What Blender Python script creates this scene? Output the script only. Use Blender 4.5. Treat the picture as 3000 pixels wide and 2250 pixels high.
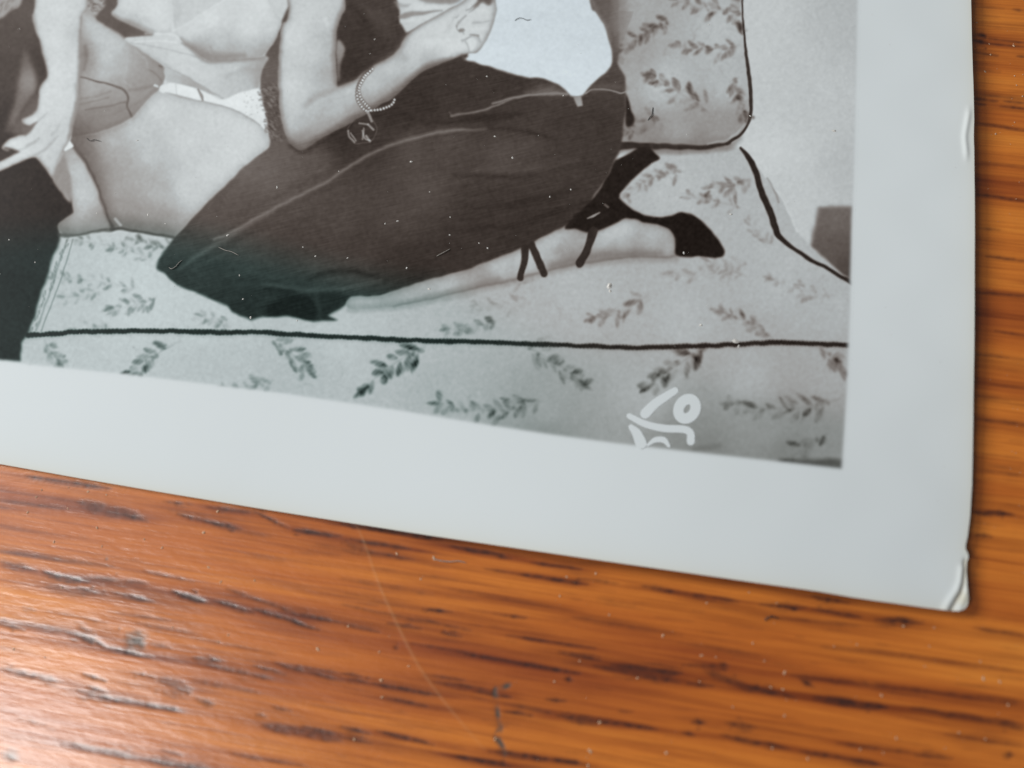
import bpy, math, random
import numpy as np
from mathutils import Matrix

for o in list(bpy.data.objects):
    bpy.data.objects.remove(o, do_unlink=True)
scene = bpy.context.scene
COL = scene.collection

# ------------------------------------------------------------------ camera
# Solved from the two printed edges and two paper edges of the print (all
# parallel or square to each other); metres; origin = lower right paper corner.
PXW, PXH, FPX = 3000.0, 2250.0, 2250.0
SC = 1.2
POSE = np.array([-0.2618, 0.0914, 0.1395, 0.0254, 0.0127, 0.0423])
PAPER_Z = 0.00034                      # top face of the flat part of the sheet


def rodrigues(r):
    th = np.linalg.norm(r)
    k = r / th
    K = np.array([[0, -k[2], k[1]], [k[2], 0, -k[0]], [-k[1], k[0], 0]])
    return np.eye(3) + math.sin(th) * K + (1 - math.cos(th)) * K @ K


RC = rodrigues(POSE[:3]) @ np.diag([1.0, -1.0, -1.0])   # rows: right, down, forward
CAM = -RC.T @ (POSE[3:] * SC) + np.array([0, 0, PAPER_Z])


def project(P):
    q = (np.asarray(P, float) - CAM) @ RC.T
    return np.stack([q[..., 0] / q[..., 2] * FPX + PXW / 2, q[..., 1] / q[..., 2] * FPX + PXH / 2], -1)


def unproject(px, z=0.0):
    px = np.atleast_2d(np.asarray(px, float))
    d = np.stack([(px[:, 0] - PXW / 2) / FPX, (px[:, 1] - PXH / 2) / FPX, np.ones(len(px))], -1) @ RC
    t = (z - CAM[2]) / d[:, 2]
    return CAM + d * t[:, None]


cd = bpy.data.cameras.new("camera")
cam = bpy.data.objects.new("camera", cd)
COL.objects.link(cam)
M = Matrix.Identity(4)
for i in range(3):
    M[i][0] = RC[0][i]
    M[i][1] = -RC[1][i]
    M[i][2] = -RC[2][i]
    M[i][3] = CAM[i]
cam.matrix_world = M
cd.sensor_fit = 'HORIZONTAL'
cd.sensor_width = 36.0
cd.lens = FPX / PXW * 36.0
cd.clip_start = 0.002
cd.clip_end = 50.0
cd.dof.use_dof = True
_foc = unproject([(1500, 520)], PAPER_Z)[0]
cd.dof.focus_distance = float((_foc - CAM) @ RC[2])
cd.dof.aperture_fstop = 17.0
scene.camera = cam

# ------------------------------------------------------------------ light
w = bpy.data.worlds.new("World")
scene.world = w
w.use_nodes = True
bg = w.node_tree.nodes["Background"]
bg.inputs[0].default_value = (0.92, 0.95, 1.0, 1)
bg.inputs[1].default_value = 0.10


def area(name, loc, target, size, size_y, energy, color):
    l = bpy.data.lights.new(name, 'AREA')
    l.shape = 'RECTANGLE'
    l.size = size
    l.size_y = size_y
    l.energy = energy
    l.color = color
    ob = bpy.data.objects.new(name, l)
    COL.objects.link(ob)
    ob.location = loc
    from mathutils import Vector
    ob.rotation_euler = (Vector(target) - Vector(loc)).to_track_quat('-Z', 'Y').to_euler()
    return ob


# daylight from two windows on the left: one beyond the print's top, one nearer the viewer
area("window_light", (-0.58, 0.15, 0.31), (-0.03, 0.01, 0), 0.2, 0.2, 4.35, (0.97, 0.99, 1.0))
area("window_light", (-0.285, -0.15, 0.30), (-0.04, 0.0, 0), 0.13, 0.13, 0.68, (1.0, 0.985, 0.965))

vs = scene.view_settings
vs.view_transform = 'Standard'
vs.look = 'None'
vs.gamma = 1.0
vs.exposure = 0.0

# ------------------------------------------------------------------ helpers
rng = np.random.default_rng(7)
random.seed(7)


def s2l(v):
    v = np.clip(np.asarray(v, float) / 255.0, 0, 1)
    return np.where(v <= 0.04045, v / 12.92, ((v + 0.055) / 1.055) ** 2.4)


def tag(o, label=None, cat=None, group=None, kind=None):
    if label: o["label"] = label
    if cat: o["category"] = cat
    if group: o["group"] = group
    if kind: o["kind"] = kind
    return o


def mesh_from(name, verts, faces, mat, parent=None, smooth=True):
    """verts (n,3) array, faces (m,4) or (m,3) int array -> linked object"""
    me = bpy.data.meshes.new(name)
    verts = np.ascontiguousarray(verts, np.float32)
    faces = np.ascontiguousarray(faces, np.int32)
    k = faces.shape[1]
    me.vertices.add(len(verts))
    me.vertices.foreach_set("co", verts.ravel())
    me.loops.add(faces.size)
    me.loops.foreach_set("vertex_index", faces.ravel())
    me.polygons.add(len(faces))
    me.polygons.foreach_set("loop_start", np.arange(0, faces.size, k, dtype=np.int32))
    me.polygons.foreach_set("use_smooth", np.full(len(faces), smooth))
    me.update(calc_edges=True)
    me.validate()
    me.materials.append(mat)
    o = bpy.data.objects.new(name, me)
    COL.objects.link(o)
    if parent: o.parent = parent
    return o


def grid_faces(nr, nc, keep=None):
    i = np.arange(nr * nc).reshape(nr, nc)
    f = np.stack([i[:-1, :-1], i[:-1, 1:], i[1:, 1:], i[1:, :-1]], -1).reshape(-1, 4)
    return f if keep is None else f[keep.ravel()]


class Canvas:
    """a little numpy painter in photo pixels (s canvas pixels per photo pixel)"""

    def __init__(self, x0, y0, x1, y1, s, val):
        self.x0, self.y0, self.s = x0, y0, s
        self.w, self.h = int((x1 - x0) * s), int((y1 - y0) * s)
        self.a = np.full((self.h, self.w), float(val))
        yy, xx = np.mgrid[0:self.h, 0:self.w]
        self.X = (xx + .5) / s + x0
        self.Y = (yy + .5) / s + y0

    def blur(self, a, sig):
        sig *= self.s
        if sig < 0.25: return a
        r = max(1, int(2.6 * sig + .5))
        k = np.exp(-.5 * (np.arange(-r, r + 1) / sig) ** 2)
        k /= k.sum()
        for ax in (0, 1):
            p = np.pad(a, [(r, r) if i == ax else (0, 0) for i in (0, 1)], mode='edge')
            n = a.shape[ax]
            out = np.zeros_like(a)
            for j, kv in enumerate(k):
                out += kv * (p[j:j + n] if ax == 0 else p[:, j:j + n])
            a = out
        return a

    def mask(self, pts, smooth=True):
        P = np.array(pts, float)
        if smooth: P = catmull(P, True)
        P = (P - [self.x0, self.y0]) * self.s
        m = np.zeros((self.h, self.w))
        A_, B_ = P, np.roll(P, -1, 0)
        SS = 3
        lo, hi = max(0, int(P[:, 1].min())), min(self.h, int(P[:, 1].max()) + 2)
        cols = np.arange(self.w)
        for row in range(lo, hi):
            for k in range(SS):
                y = row + (k + .5) / SS
                hit = (A_[:, 1] <= y) != (B_[:, 1] <= y)
                if not hit.any(): continue
                a, b = A_[hit], B_[hit]
                xs = np.sort(a[:, 0] + (y - a[:, 1]) / (b[:, 1] - a[:, 1]) * (b[:, 0] - a[:, 0]))
                xs = np.clip(xs, 0, self.w - 1e-3)
                for u, v in zip(xs[0::2], xs[1::2]):
                    iu, iv = int(u), int(v)
                    if iu == iv:
                        m[row, iu] += (v - u) / SS
                    else:
                        m[row, iu] += (iu + 1 - u) / SS
                        m[row, iu + 1:iv] += 1 / SS
                        m[row, iv] += (v - iv) / SS
        return np.clip(m, 0, 1)

    def field(self, tones, power=2.8, box=None):
        r, c = box or (slice(None), slice(None))
        X, Y = self.X[r, c], self.Y[r, c]
        num = np.zeros_like(X)
        den = np.zeros_like(X)
        for x, y, v in np.array(tones, float):
            wgt = 1.0 / ((X - x) ** 2 + (Y - y) ** 2 + 800.0)
            wgt *= wgt ** (power / 2 - 1)
            num += wgt * v
            den += wgt
        return num / den

    def paint(self, pts, tones, soft=2.0, rim=None, smooth=True, alpha=1.0):
        m = self.mask(pts, smooth)
        rr, cc_ = np.nonzero(m.any(1))[0], np.nonzero(m.any(0))[0]
        if len(rr) == 0: return m
        pad = int(3 * max(soft, rim[1] if rim else 0) * self.s) + 2
        r = slice(max(0, rr[0] - pad), rr[-1] + pad)
        c = slice(max(0, cc_[0] - pad), cc_[-1] + pad)
        ml = m[r, c]
        v = float(tones) if np.isscalar(tones) else self.field(tones, box=(r, c))
        if rim:
            v = v * (1 - rim[0] * np.clip(2 * (1 - self.blur(ml, rim[1])), 0, 1))
        mm = self.blur(ml, soft) * alpha
        self.a[r, c] = self.a[r, c] * (1 - mm) + v * mm
        return m

    def stroke_box(self, pts, width, soft=2.0, smooth=True):
        """soft polyline mask inside its own bounding box -> (row slice, column slice, mask)"""
        P = np.array(pts, float)
        if smooth and len(P) > 2: P = catmull(P, False)
        wd = np.atleast_1d(width).astype(float)
        wd = np.interp(np.linspace(0, 1, len(P)), np.linspace(0, 1, len(wd)), wd)
        pad = wd.max() + 3 * soft + 4

        def box(a0, a1, b0, b1):
            c0 = min(self.w, max(0, int((a0 - pad - self.x0) * self.s))); c1 = max(c0, min(self.w, int((a1 + pad - self.x0) * self.s) + 1))
            r0 = min(self.h, max(0, int((b0 - pad - self.y0) * self.s))); r1 = max(r0, min(self.h, int((b1 + pad - self.y0) * self.s) + 1))
            return r0, r1, c0, c1

        R0, R1, C0, C1 = box(P[:, 0].min(), P[:, 0].max(), P[:, 1].min(), P[:, 1].max())
        m = np.zeros((R1 - R0, C1 - C0))
        for i in range(len(P) - 1):
            a, b = P[i], P[i + 1]
            r0, r1, c0, c1 = box(min(a[0], b[0]), max(a[0], b[0]), min(a[1], b[1]), max(a[1], b[1]))
            if c1 <= c0 or r1 <= r0: continue
            X, Y = self.X[r0:r1, c0:c1], self.Y[r0:r1, c0:c1]
            d = b - a
            L = max(1e-6, d @ d)
            t = np.clip(((X - a[0]) * d[0] + (Y - a[1]) * d[1]) / L, 0, 1)
            dist = np.hypot(X - a[0] - t * d[0], Y - a[1] - t * d[1])
            half = (wd[i] * (1 - t) + wd[i + 1] * t) / 2
            v = np.clip((half + soft - dist) / (2 * soft), 0, 1)
            v = v * v * (3 - 2 * v)
            sub = m[r0 - R0:r1 - R0, c0 - C0:c1 - C0]
            np.maximum(sub, v, out=sub)
        return slice(R0, R1), slice(C0, C1), m

    def stroke_mask(self, pts, width, soft=2.0, smooth=True):
        full = np.zeros_like(self.a)
        r, c, m = self.stroke_box(pts, width, soft, smooth)
        full[r, c] = m
        return full

    ksoft, kalpha = 1.0, 1.0

    def stroke(self, pts, width, tone, soft=2.0, alpha=1.0, smooth=True, clip=None):
        r, c, m = self.stroke_box(pts, width, soft * self.ksoft, smooth)
        m = m * (alpha if alpha > .88 else alpha * self.kalpha)
        if clip is not None: m = m * clip[r, c]
        self.a[r, c] = self.a[r, c] * (1 - m) + tone * m

    def leaf(self, x, y, ang, L, W, tone, alpha):
        c0 = max(0, int((x - L - self.x0) * self.s)); c1 = min(self.w, int((x + L - self.x0) * self.s) + 2)
        r0 = max(0, int((y - L - self.y0) * self.s)); r1 = min(self.h, int((y + L - self.y0) * self.s) + 2)
        if c1 <= c0 or r1 <= r0: return
        X, Y = self.X[r0:r1, c0:c1] - x, self.Y[r0:r1, c0:c1] - y
        u = X * math.cos(ang) + Y * math.sin(ang)
        v = -X * math.sin(ang) + Y * math.cos(ang)
        hw = W / 2 * np.clip(1 - (2 * u / L) ** 2, 0, 1)
        m = np.clip((hw - np.abs(v)) / 5.0 + .45, 0, 1) * np.clip((L / 2 - np.abs(u)) / 4, 0, 1) * alpha
        m *= 0.72 + 0.28 * np.sin(v * .55 + u * .42 + x)
        sub = self.a[r0:r1, c0:c1]
        sub[...] = sub * (1 - m) + tone * m

    def sprig(self, p0, p1, n=6, L=34, W=13, tone=100, alpha=.7, bend=.12, spread=.78):
        p0, p1 = np.array(p0, float), np.array(p1, float)
        d = p1 - p0
        nrm = np.array([-d[1], d[0]])
        mid = (p0 + p1) / 2 + nrm * bend
        T = np.linspace(0, 1, 14)[:, None]
        C = (1 - T) ** 2 * p0 + 2 * T * (1 - T) * mid + T ** 2 * p1
        self.stroke(C, 3.0, tone, 2.5, alpha * .3, smooth=False)
        n = int(n * 1.5)
        for i in range(n):
            t = (i + random.uniform(.2, .9)) / (n + .3)
            c = (1 - t) ** 2 * p0 + 2 * t * (1 - t) * mid + t ** 2 * p1
            tg = 2 * (1 - t) * (mid - p0) + 2 * t * (p1 - mid)
            a = math.atan2(tg[1], tg[0])
            for sd in (-1, 1):
                if random.random() < .16: continue
                an = a + sd * spread * random.uniform(.45, 1.35)
                l = L * random.uniform(.6, 1.15) * (1.15 - .5 * t)
                off = l * random.uniform(.42, .75)
                self.leaf(c[0] + off * math.cos(an) + random.uniform(-4, 4), c[1] + off * math.sin(an) + random.uniform(-4, 4),
                          an + random.uniform(-.25, .25), l, W * random.uniform(.6, 1.15), tone + random.uniform(-18, 22), alpha * random.uniform(.3, 1.15))
                if random.random() < .35:
                    self.leaf(c[0] + random.uniform(-6, 6), c[1] + random.uniform(-6, 6), an + 1.2, l * .4, W * .6, tone - 12, alpha * .7)
        self.leaf(p1[0], p1[1], math.atan2(d[1], d[0]), L, W * .8, tone, alpha)


def catmull(P, closed, n=6):
    if closed:
        Q = np.concatenate([P[-1:], P, P[:2]])
    else:
        Q = np.concatenate([2 * P[:1] - P[1:2], P, 2 * P[-1:] - P[-2:-1]])
    out = []
    t = (np.arange(n) / n)[:, None]
    for i in range(1, len(Q) - 2):
        p0, p1, p2, p3 = Q[i - 1], Q[i], Q[i + 1], Q[i + 2]
        out.append(.5 * ((2 * p1) + (p2 - p0) * t + (2 * p0 - 5 * p1 + 4 * p2 - p3) * t ** 2 + (3 * p1 - p0 - 3 * p2 + p3) * t ** 3))
    if not closed: out.append(P[-1:])
    return np.concatenate(out)


def _tile(x0, y0, s):
    def f(*xy):
        return [(x0 + s * xy[i], y0 + s * xy[i + 1]) for i in range(0, len(xy), 2)]
    return f


def _tones(x0, y0, s):
    def f(*xyv):
        return [(x0 + s * xyv[i], y0 + s * xyv[i + 1], xyv[i + 2]) for i in range(0, len(xyv), 3)]
    return f


Z = 800 / 2212
O_ = dict(A=(0, 0), B=(700, 0), C=(1400, 0), D=(0, 500), E=(700, 500), F=(1400, 400), G=(1800, 0), H=(1800, 850))
A, B, C, D, E, F, G, H = [_tile(*O_[k], Z) for k in "ABCDEFGH"]
tA, tB, tC, tD, tE, tF, tG, tH = [_tones(*O_[k], Z) for k in "ABCDEFGH"]
V = _tile(0, 0, 3000 / 2212)
tV = _tones(0, 0, 3000 / 2212)

# ------------------------------------------------------------------ table
TS = 0.4
tc = Canvas(-420, -420, 3420, 2640, TS, 0.0)      # pore depth and darkness
stain = np.zeros_like(tc.a)                        # grey marks
scr = np.zeros_like(tc.a)                          # pale scratch
W1, W2, W3, W5 = [_tile(*p, 1000 / 2212) for p in ((0, 1300), (1000, 1500), (2000, 1500), (0, 1500))]
W4 = _tile(2400, 0, 600 / 2212)


def add_pore(p0, p1, wd, dk):
    p0, p1 = np.array(p0), np.array(p1)
    L = np.linalg.norm(p1 - p0)
    n = max(2, int(L / 34))
    d = (p1 - p0) / n
    nr = np.array([-d[1], d[0]]) / np.linalg.norm(d)
    pts = [p0 + d * i + nr * random.gauss(0, wd * .07) for i in range(n + 1)]
    ws = [wd * random.uniform(.6, 1.05) for _ in pts]
    ws[0] = ws[-1] = wd * .15

    def put(q, wds, sf, k):
        r, c, m = tc.stroke_box(q, wds, sf, False)
        np.maximum(tc.a[r, c], m * k, out=tc.a[r, c])

    put(pts, ws, 6.0, dk)
    if wd > 10:
        for k in range(int(wd / 6)):
            t0, t1 = sorted((random.random(), random.random()))
            of = nr * random.uniform(-1, 1) * wd * .9
            put([p0 + d * n * t0 + of, p0 + d * n * (t0 + t1) / 2 + of * 1.15, p0 + d * n * t1 + of], [1.5, wd * .4, 1.5], 3.0, dk * random.uniform(.4, .9))


PORES = [
    (W1, [(170, 210, 720, 290, 12, .8), (0, 368, 420, 420, 9, .6), (500, 380, 950, 490, 34, .45), (690, 440, 960, 500, 14, .8), (1060, 375, 1250, 395, 12, .7),
          (1150, 455, 1570, 560, 14, .85), (1640, 435, 1870, 545, 13, .8), (1900, 560, 2212, 600, 14, .8), (1340, 410, 1700, 450, 16, .55), (0, 700, 740, 795, 10, .45),
          (0, 760, 240, 830, 14, .7), (280, 830, 580, 900, 20, .9), (520, 860, 960, 910, 18, .6), (500, 930, 640, 970, 16, .85), (720, 960, 1000, 1030, 16, .7), (300, 930, 700, 990, 22, .4),
          (1110, 955, 1370, 1035, 20, 1.0), (1380, 1020, 1650, 1095, 15, .8), (1640, 1070, 2070, 1205, 14, .9), (1470, 940, 1950, 1110, 13, .7), (1850, 1090, 2212, 1165, 14, .7),
          (930, 820, 1260, 900, 12, .5), (0, 1170, 160, 1205, 18, .85), (150, 1060, 230, 1085, 12, .6), (430, 1220, 690, 1310, 22, .85), (510, 1185, 620, 1225, 13, .7),
          (660, 1320, 990, 1390, 14, .8), (980, 1290, 1110, 1330, 11, .6), (1250, 1380, 1460, 1410, 18, .7), (1260, 1410, 1780, 1530, 14, .6), (1640, 1440, 1850, 1500, 12, .8), (1780, 1420, 2212, 1540, 14, .6),
          (880, 1160, 1300, 1240, 14, .4), (1200, 1240, 1700, 1350, 10, .35), (700, 1090, 1100, 1150, 9, .4)]),
    (W5, [(0, 1010, 400, 1110, 20, .6), (540, 1050, 690, 1100, 16, .9), (570, 1130, 700, 1170, 18, .8), (600, 1190, 1200, 1295, 14, .8), (500, 1160, 740, 1230, 22, .5), (1020, 1090, 1250, 1150, 36, .5),
          (1120, 1140, 1240, 1175, 14, .8), (1270, 1210, 1395, 1250, 16, .8), (1660, 1310, 1725, 1330, 13, .8), (1760, 1260, 1890, 1290, 12, .7), (850, 1040, 1010, 1080, 12, .7), (120, 1340, 300, 1380, 10, .5),
          (400, 1500, 900, 1600, 22, .55), (0, 1560, 130, 1610, 16, .6), (1050, 1540, 1180, 1580, 12, .6), (900, 1600, 1400, 1680, 18, .6), (1500, 1570, 2000, 1650, 12, .4), (1700, 1380, 2212, 1480, 30, .5), (1960, 1390, 2212, 1450, 14, .8),
          (1250, 1090, 1700, 1180, 12, .4), (1850, 980, 2212, 1060, 12, .5), (300, 640, 700, 720, 10, .4)]),
    (W2, [(0, 80, 660, 180, 15, .85), (60, 180, 450, 240, 13, .8), (60, 240, 470, 310, 13, .6), (0, 205, 200, 260, 30, .35), (700, 220, 1100, 300, 13, .85), (1230, 330, 1560, 375, 11, .8), (1140, 400, 1600, 470, 13, .85),
          (1550, 430, 1800, 465, 10, .6), (930, 370, 1130, 400, 11, .6), (1950, 480, 2212, 525, 15, .7), (530, 630, 720, 645, 11, .85), (1030, 665, 1200, 690, 10, .85), (300, 720, 520, 760, 11, .85), (650, 780, 780, 810, 12, .85),
          (0, 600, 560, 720, 10, .5), (480, 690, 840, 770, 9, .6), (1070, 800, 1650, 885, 9, .7), (800, 920, 1550, 1050, 11, .9), (450, 850, 900, 930, 9, .5), (1410, 910, 1680, 960, 12, .8), (1750, 990, 2212, 1050, 20, .7),
          (1640, 1000, 2200, 1110, 18, .6), (860, 1160, 1100, 1200, 14, .85), (0, 1080, 200, 1110, 18, .7), (200, 1110, 640, 1190, 12, .85), (280, 1200, 560, 1260, 12, .8), (540, 1060, 800, 1090, 10, .7), (600, 1100, 960, 1160, 14, .6),
          (1060, 1290, 1240, 1320, 12, .8), (1330, 1215, 1460, 1225, 11, .9), (1060, 1240, 1400, 1310, 12, .5), (1400, 1320, 2050, 1410, 13, .9), (1450, 1345, 1660, 1380, 20, .6), (0, 1390, 190, 1440, 18, .7), (230, 1420, 600, 1510, 13, .9),
          (0, 1460, 200, 1500, 12, .7), (720, 1580, 1100, 1650, 14, .9), (960, 1550, 1600, 1640, 15, .85), (1450, 1080, 1500, 1090, 15, .9), (340, 875, 370, 885, 12, .8), (0, 720, 250, 780, 10, .6), (1800, 1290, 1890, 1300, 11, .6),
          (700, 500, 1500, 640, 10, .25), (1500, 680, 2212, 800, 12, .3), (0, 430, 600, 540, 12, .3)]),
    (W3, [(0, 525, 370, 580, 14, .6), (500, 600, 810, 620, 15, .8), (840, 630, 1160, 680, 13, .65), (1250, 700, 1560, 722, 18, .8), (840, 548, 1080, 590, 14, .7), (540, 680, 1150, 740, 12, .4), (1890, 750, 2212, 800, 14, .55),
          (0, 990, 290, 1010, 16, .6), (240, 985, 300, 1000, 18, .9), (150, 1030, 500, 1170, 26, .55), (380, 1120, 740, 1210, 18, .7), (760, 1080, 850, 1140, 16, .7), (850, 1200, 1330, 1270, 22, .85), (700, 1060, 2212, 1240, 18, .4),
          (1480, 1270, 2212, 1390, 18, .6), (30, 1110, 200, 1130, 15, .8), (250, 1450, 700, 1540, 18, .7), (760, 1550, 1300, 1640, 16, .75), (2050, 1380, 2212, 1410, 16, .7), (1500, 1570, 1750, 1600, 18, .7), (60, 1360, 150, 1375, 18, .9),
          (0, 1430, 80, 1450, 14, .8), (280, 1370, 480, 1400, 24, .5), (900, 870, 1700, 960, 14, .3), (2080, 1570, 2150, 1580, 18, .7), (1890, 0, 2150, 15, 18, .8), (1900, 150, 2010, 165, 16, .6), (0, 850, 500, 930, 14, .3), (1100, 880, 2212, 1040, 14, .25),
          (1000, 1500, 1500, 1560, 14, .45), (1700, 1440, 2212, 1520, 16, .35)]),
    (W4, [(2100, 100, 2230, 122, 7, .8), (1740, 72, 2000, 92, 4, .5), (1840, 420, 2260, 470, 6, .8), (1660, 435, 1830, 470, 16, .9), (1820, 470, 2240, 512, 6, .8), (1660, 560, 1930, 602, 7, .9), (2140, 603, 2230, 615, 7, .8),
          (1660, 1065, 1810, 1080, 13, .9), (1820, 1085, 1930, 1092, 6, .7), (2000, 1090, 2230, 1115, 9, .8), (1960, 1148, 2230, 1172, 7, .9), (1670, 1112, 1800, 1125, 10, .9), (1700, 370, 1800, 385, 12, .9)]),
    (V, [(2110, 265, 2230, 285, 8, .6), (2108, 420, 2230, 436, 9, .75), (2115, 492, 2160, 497, 7, .6), (2130, 553, 2230, 565, 9, .7), (2108, 632, 2230, 640, 10, .7), (2150, 715, 2230, 728, 8, .5), (2106, 765, 2180, 773, 9, .6),
         (2108, 905, 2230, 918, 10, .6), (2110, 1015, 2230, 1030, 10, .4), (2108, 1108, 2150, 1115, 14, .8), (2120, 350, 2230, 362, 6, .4), (2118, 205, 2230, 214, 5, .5), (2140, 830, 2230, 842, 7, .4), (2110, 855, 2160, 860, 8, .5)]),
]
for f, lst in PORES:
    for x0, y0, x1, y1, wd, dk in lst:
        a, b = f(x0, y0, x1, y1)
        add_pore(a, b, wd, dk)
# more of the same pores where the picture does not reach
for _ in range(170):
    x, y = random.uniform(-420, 3400), random.uniform(-420, 2640)
    if -40 < x < 3040 and -40 < y < 2290: continue
    L = random.uniform(40, 300)
    add_pore((x, y), (x + L, y + L * .14), random.uniform(8, 18), random.uniform(.4, .9))
# fine faint short pores everywhere
for _ in range(520):
    x, y = random.uniform(-400, 3300), random.uniform(1150, 2600)
    L = random.uniform(25, 120)
    add_pore((x, y), (x + L, y + L * (.17 - x * .00002)), random.uniform(3.5, 7), random.uniform(.12, .35))
for _ in range(60):
    x, y = random.uniform(2800, 3400), random.uniform(-300, 1700)
    L = random.uniform(20, 130)
    add_pore((x, y), (x + L, y + L * .1), random.uniform(3, 5), random.uniform(.1, .4))
nz = rng.standard_normal(tc.a.shape)
rope = tc.blur(nz, 5.0)
rope /= rope.std()
tc.a = np.clip(tc.a * (1 + .18 * rope), 0, 1.2)
# the wood around rows of pores is a darker, redder band
band = tc.a.copy()
for k in (24, 48, 96):
    sh = np.zeros_like(band)
    for sg in (-1, 1):
        sh += np.roll(np.roll(band, int(sg * k * TS), 1), int(sg * k * TS * .15), 0)
    band = .5 * band + .25 * sh
streak = tc.a.copy()
for k in (3, 6, 12, 24, 48):          # pores run on as thin brown veins along the grain
    j = int(k * TS * 2)
    sh = np.roll(np.roll(streak, j, 1), round(j * .15), 0) + np.roll(np.roll(streak, -j, 1), -round(j * .15), 0)
    streak = .5 * streak + .25 * sh
streak = tc.blur(streak, 2.5)
nz2 = tc.blur(rng.standard_normal(tc.a.shape), 30)
streak = np.clip(streak * 2.6 * (1 + .35 * nz2 / nz2.std()), 0, 1)
band = np.clip(tc.blur(band, 14) * 1.7, 0, 1)
band = 1 - (1 - .8 * band) * (1 - .75 * streak)
# grey stains and the cross-grain gouge
for (x, y), r, k in ((W5(885, 835)[0], 30, .95), (W5(80, 1580)[0], 24, .6), (W5(690, 305)[0], 5, .8), (W5(775, 755)[0], 5, .6)):
    d = np.hypot((tc.X - x), (tc.Y - y)) / r
    stain = np.maximum(stain, k * np.clip(1.35 - d + .12 * rope, 0, 1))
g = tc.stroke_mask(W2(1090, 1120, 1010, 1150, 1000, 1200, 1010, 1290, 1030, 1390, 1010, 1460, 1050, 1530, 1060, 1580), [14, 22, 16, 12, 15, 20, 14, 8], 4)
stain = np.maximum(stain, g * np.clip(.55 + .3 * rope, 0, 1))
scr = np.maximum(scr, tc.stroke_mask(W2(90, 70, 150, 200, 250, 480, 360, 720, 480, 960, 600, 1140, 750, 1330, 930, 1540), [3, 5, 6, 7, 7, 6, 5, 2], 2.2) * .8)
scr = np.maximum(scr, tc.stroke_mask(W1(960, 930, 1040, 1005), [2, 3], 1.5) * .6)


def bilin(cv, arr, px):
    u = np.clip((px[..., 0] - cv.x0) * cv.s - .5, 0, cv.w - 1.001)
    v = np.clip((px[..., 1] - cv.y0) * cv.s - .5, 0, cv.h - 1.001)
    i, j = v.astype(int), u.astype(int)
    fv, fu = v - i, u - j
    if arr.ndim == 3: fv, fu = fv[..., None], fu[..., None]
    return (arr[i, j] * (1 - fu) + arr[i, j + 1] * fu) * (1 - fv) + (arr[i + 1, j] * (1 - fu) + arr[i + 1, j + 1] * fu) * fv


def new_mat(name):
    m = bpy.data.materials.new(name)
    m.use_nodes = True
    nt = m.node_tree
    return m, nt, nt.nodes["Principled BSDF"]


def node(nt, kind, **kw):
    n = nt.nodes.new(kind)
    for k, v in kw.items(): setattr(n, k, v)
    return n


def ramp(nt, stops):
    n = node(nt, 'ShaderNodeValToRGB')
    cr = n.color_ramp
    while len(cr.elements) < len(stops): cr.elements.new(.5)
    for e, (p, c) in zip(cr.elements, stops):
        e.position = p
        e.color = (*c, 1)
    return n


def mix(nt, fac, a, b, blend='MIX'):
    n = node(nt, 'ShaderNodeMix', data_type='RGBA', blend_type=blend)
    for sock, v in ((n.inputs[0], fac), (n.inputs[6], a), (n.inputs[7], b)):
        if hasattr(v, 'is_linked') or hasattr(v, 'links'):
            nt.links.new(v, sock)
        else:
            sock.default_value = v if isinstance(v, float) else (*v, 1)
    return n.outputs[2]


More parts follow.
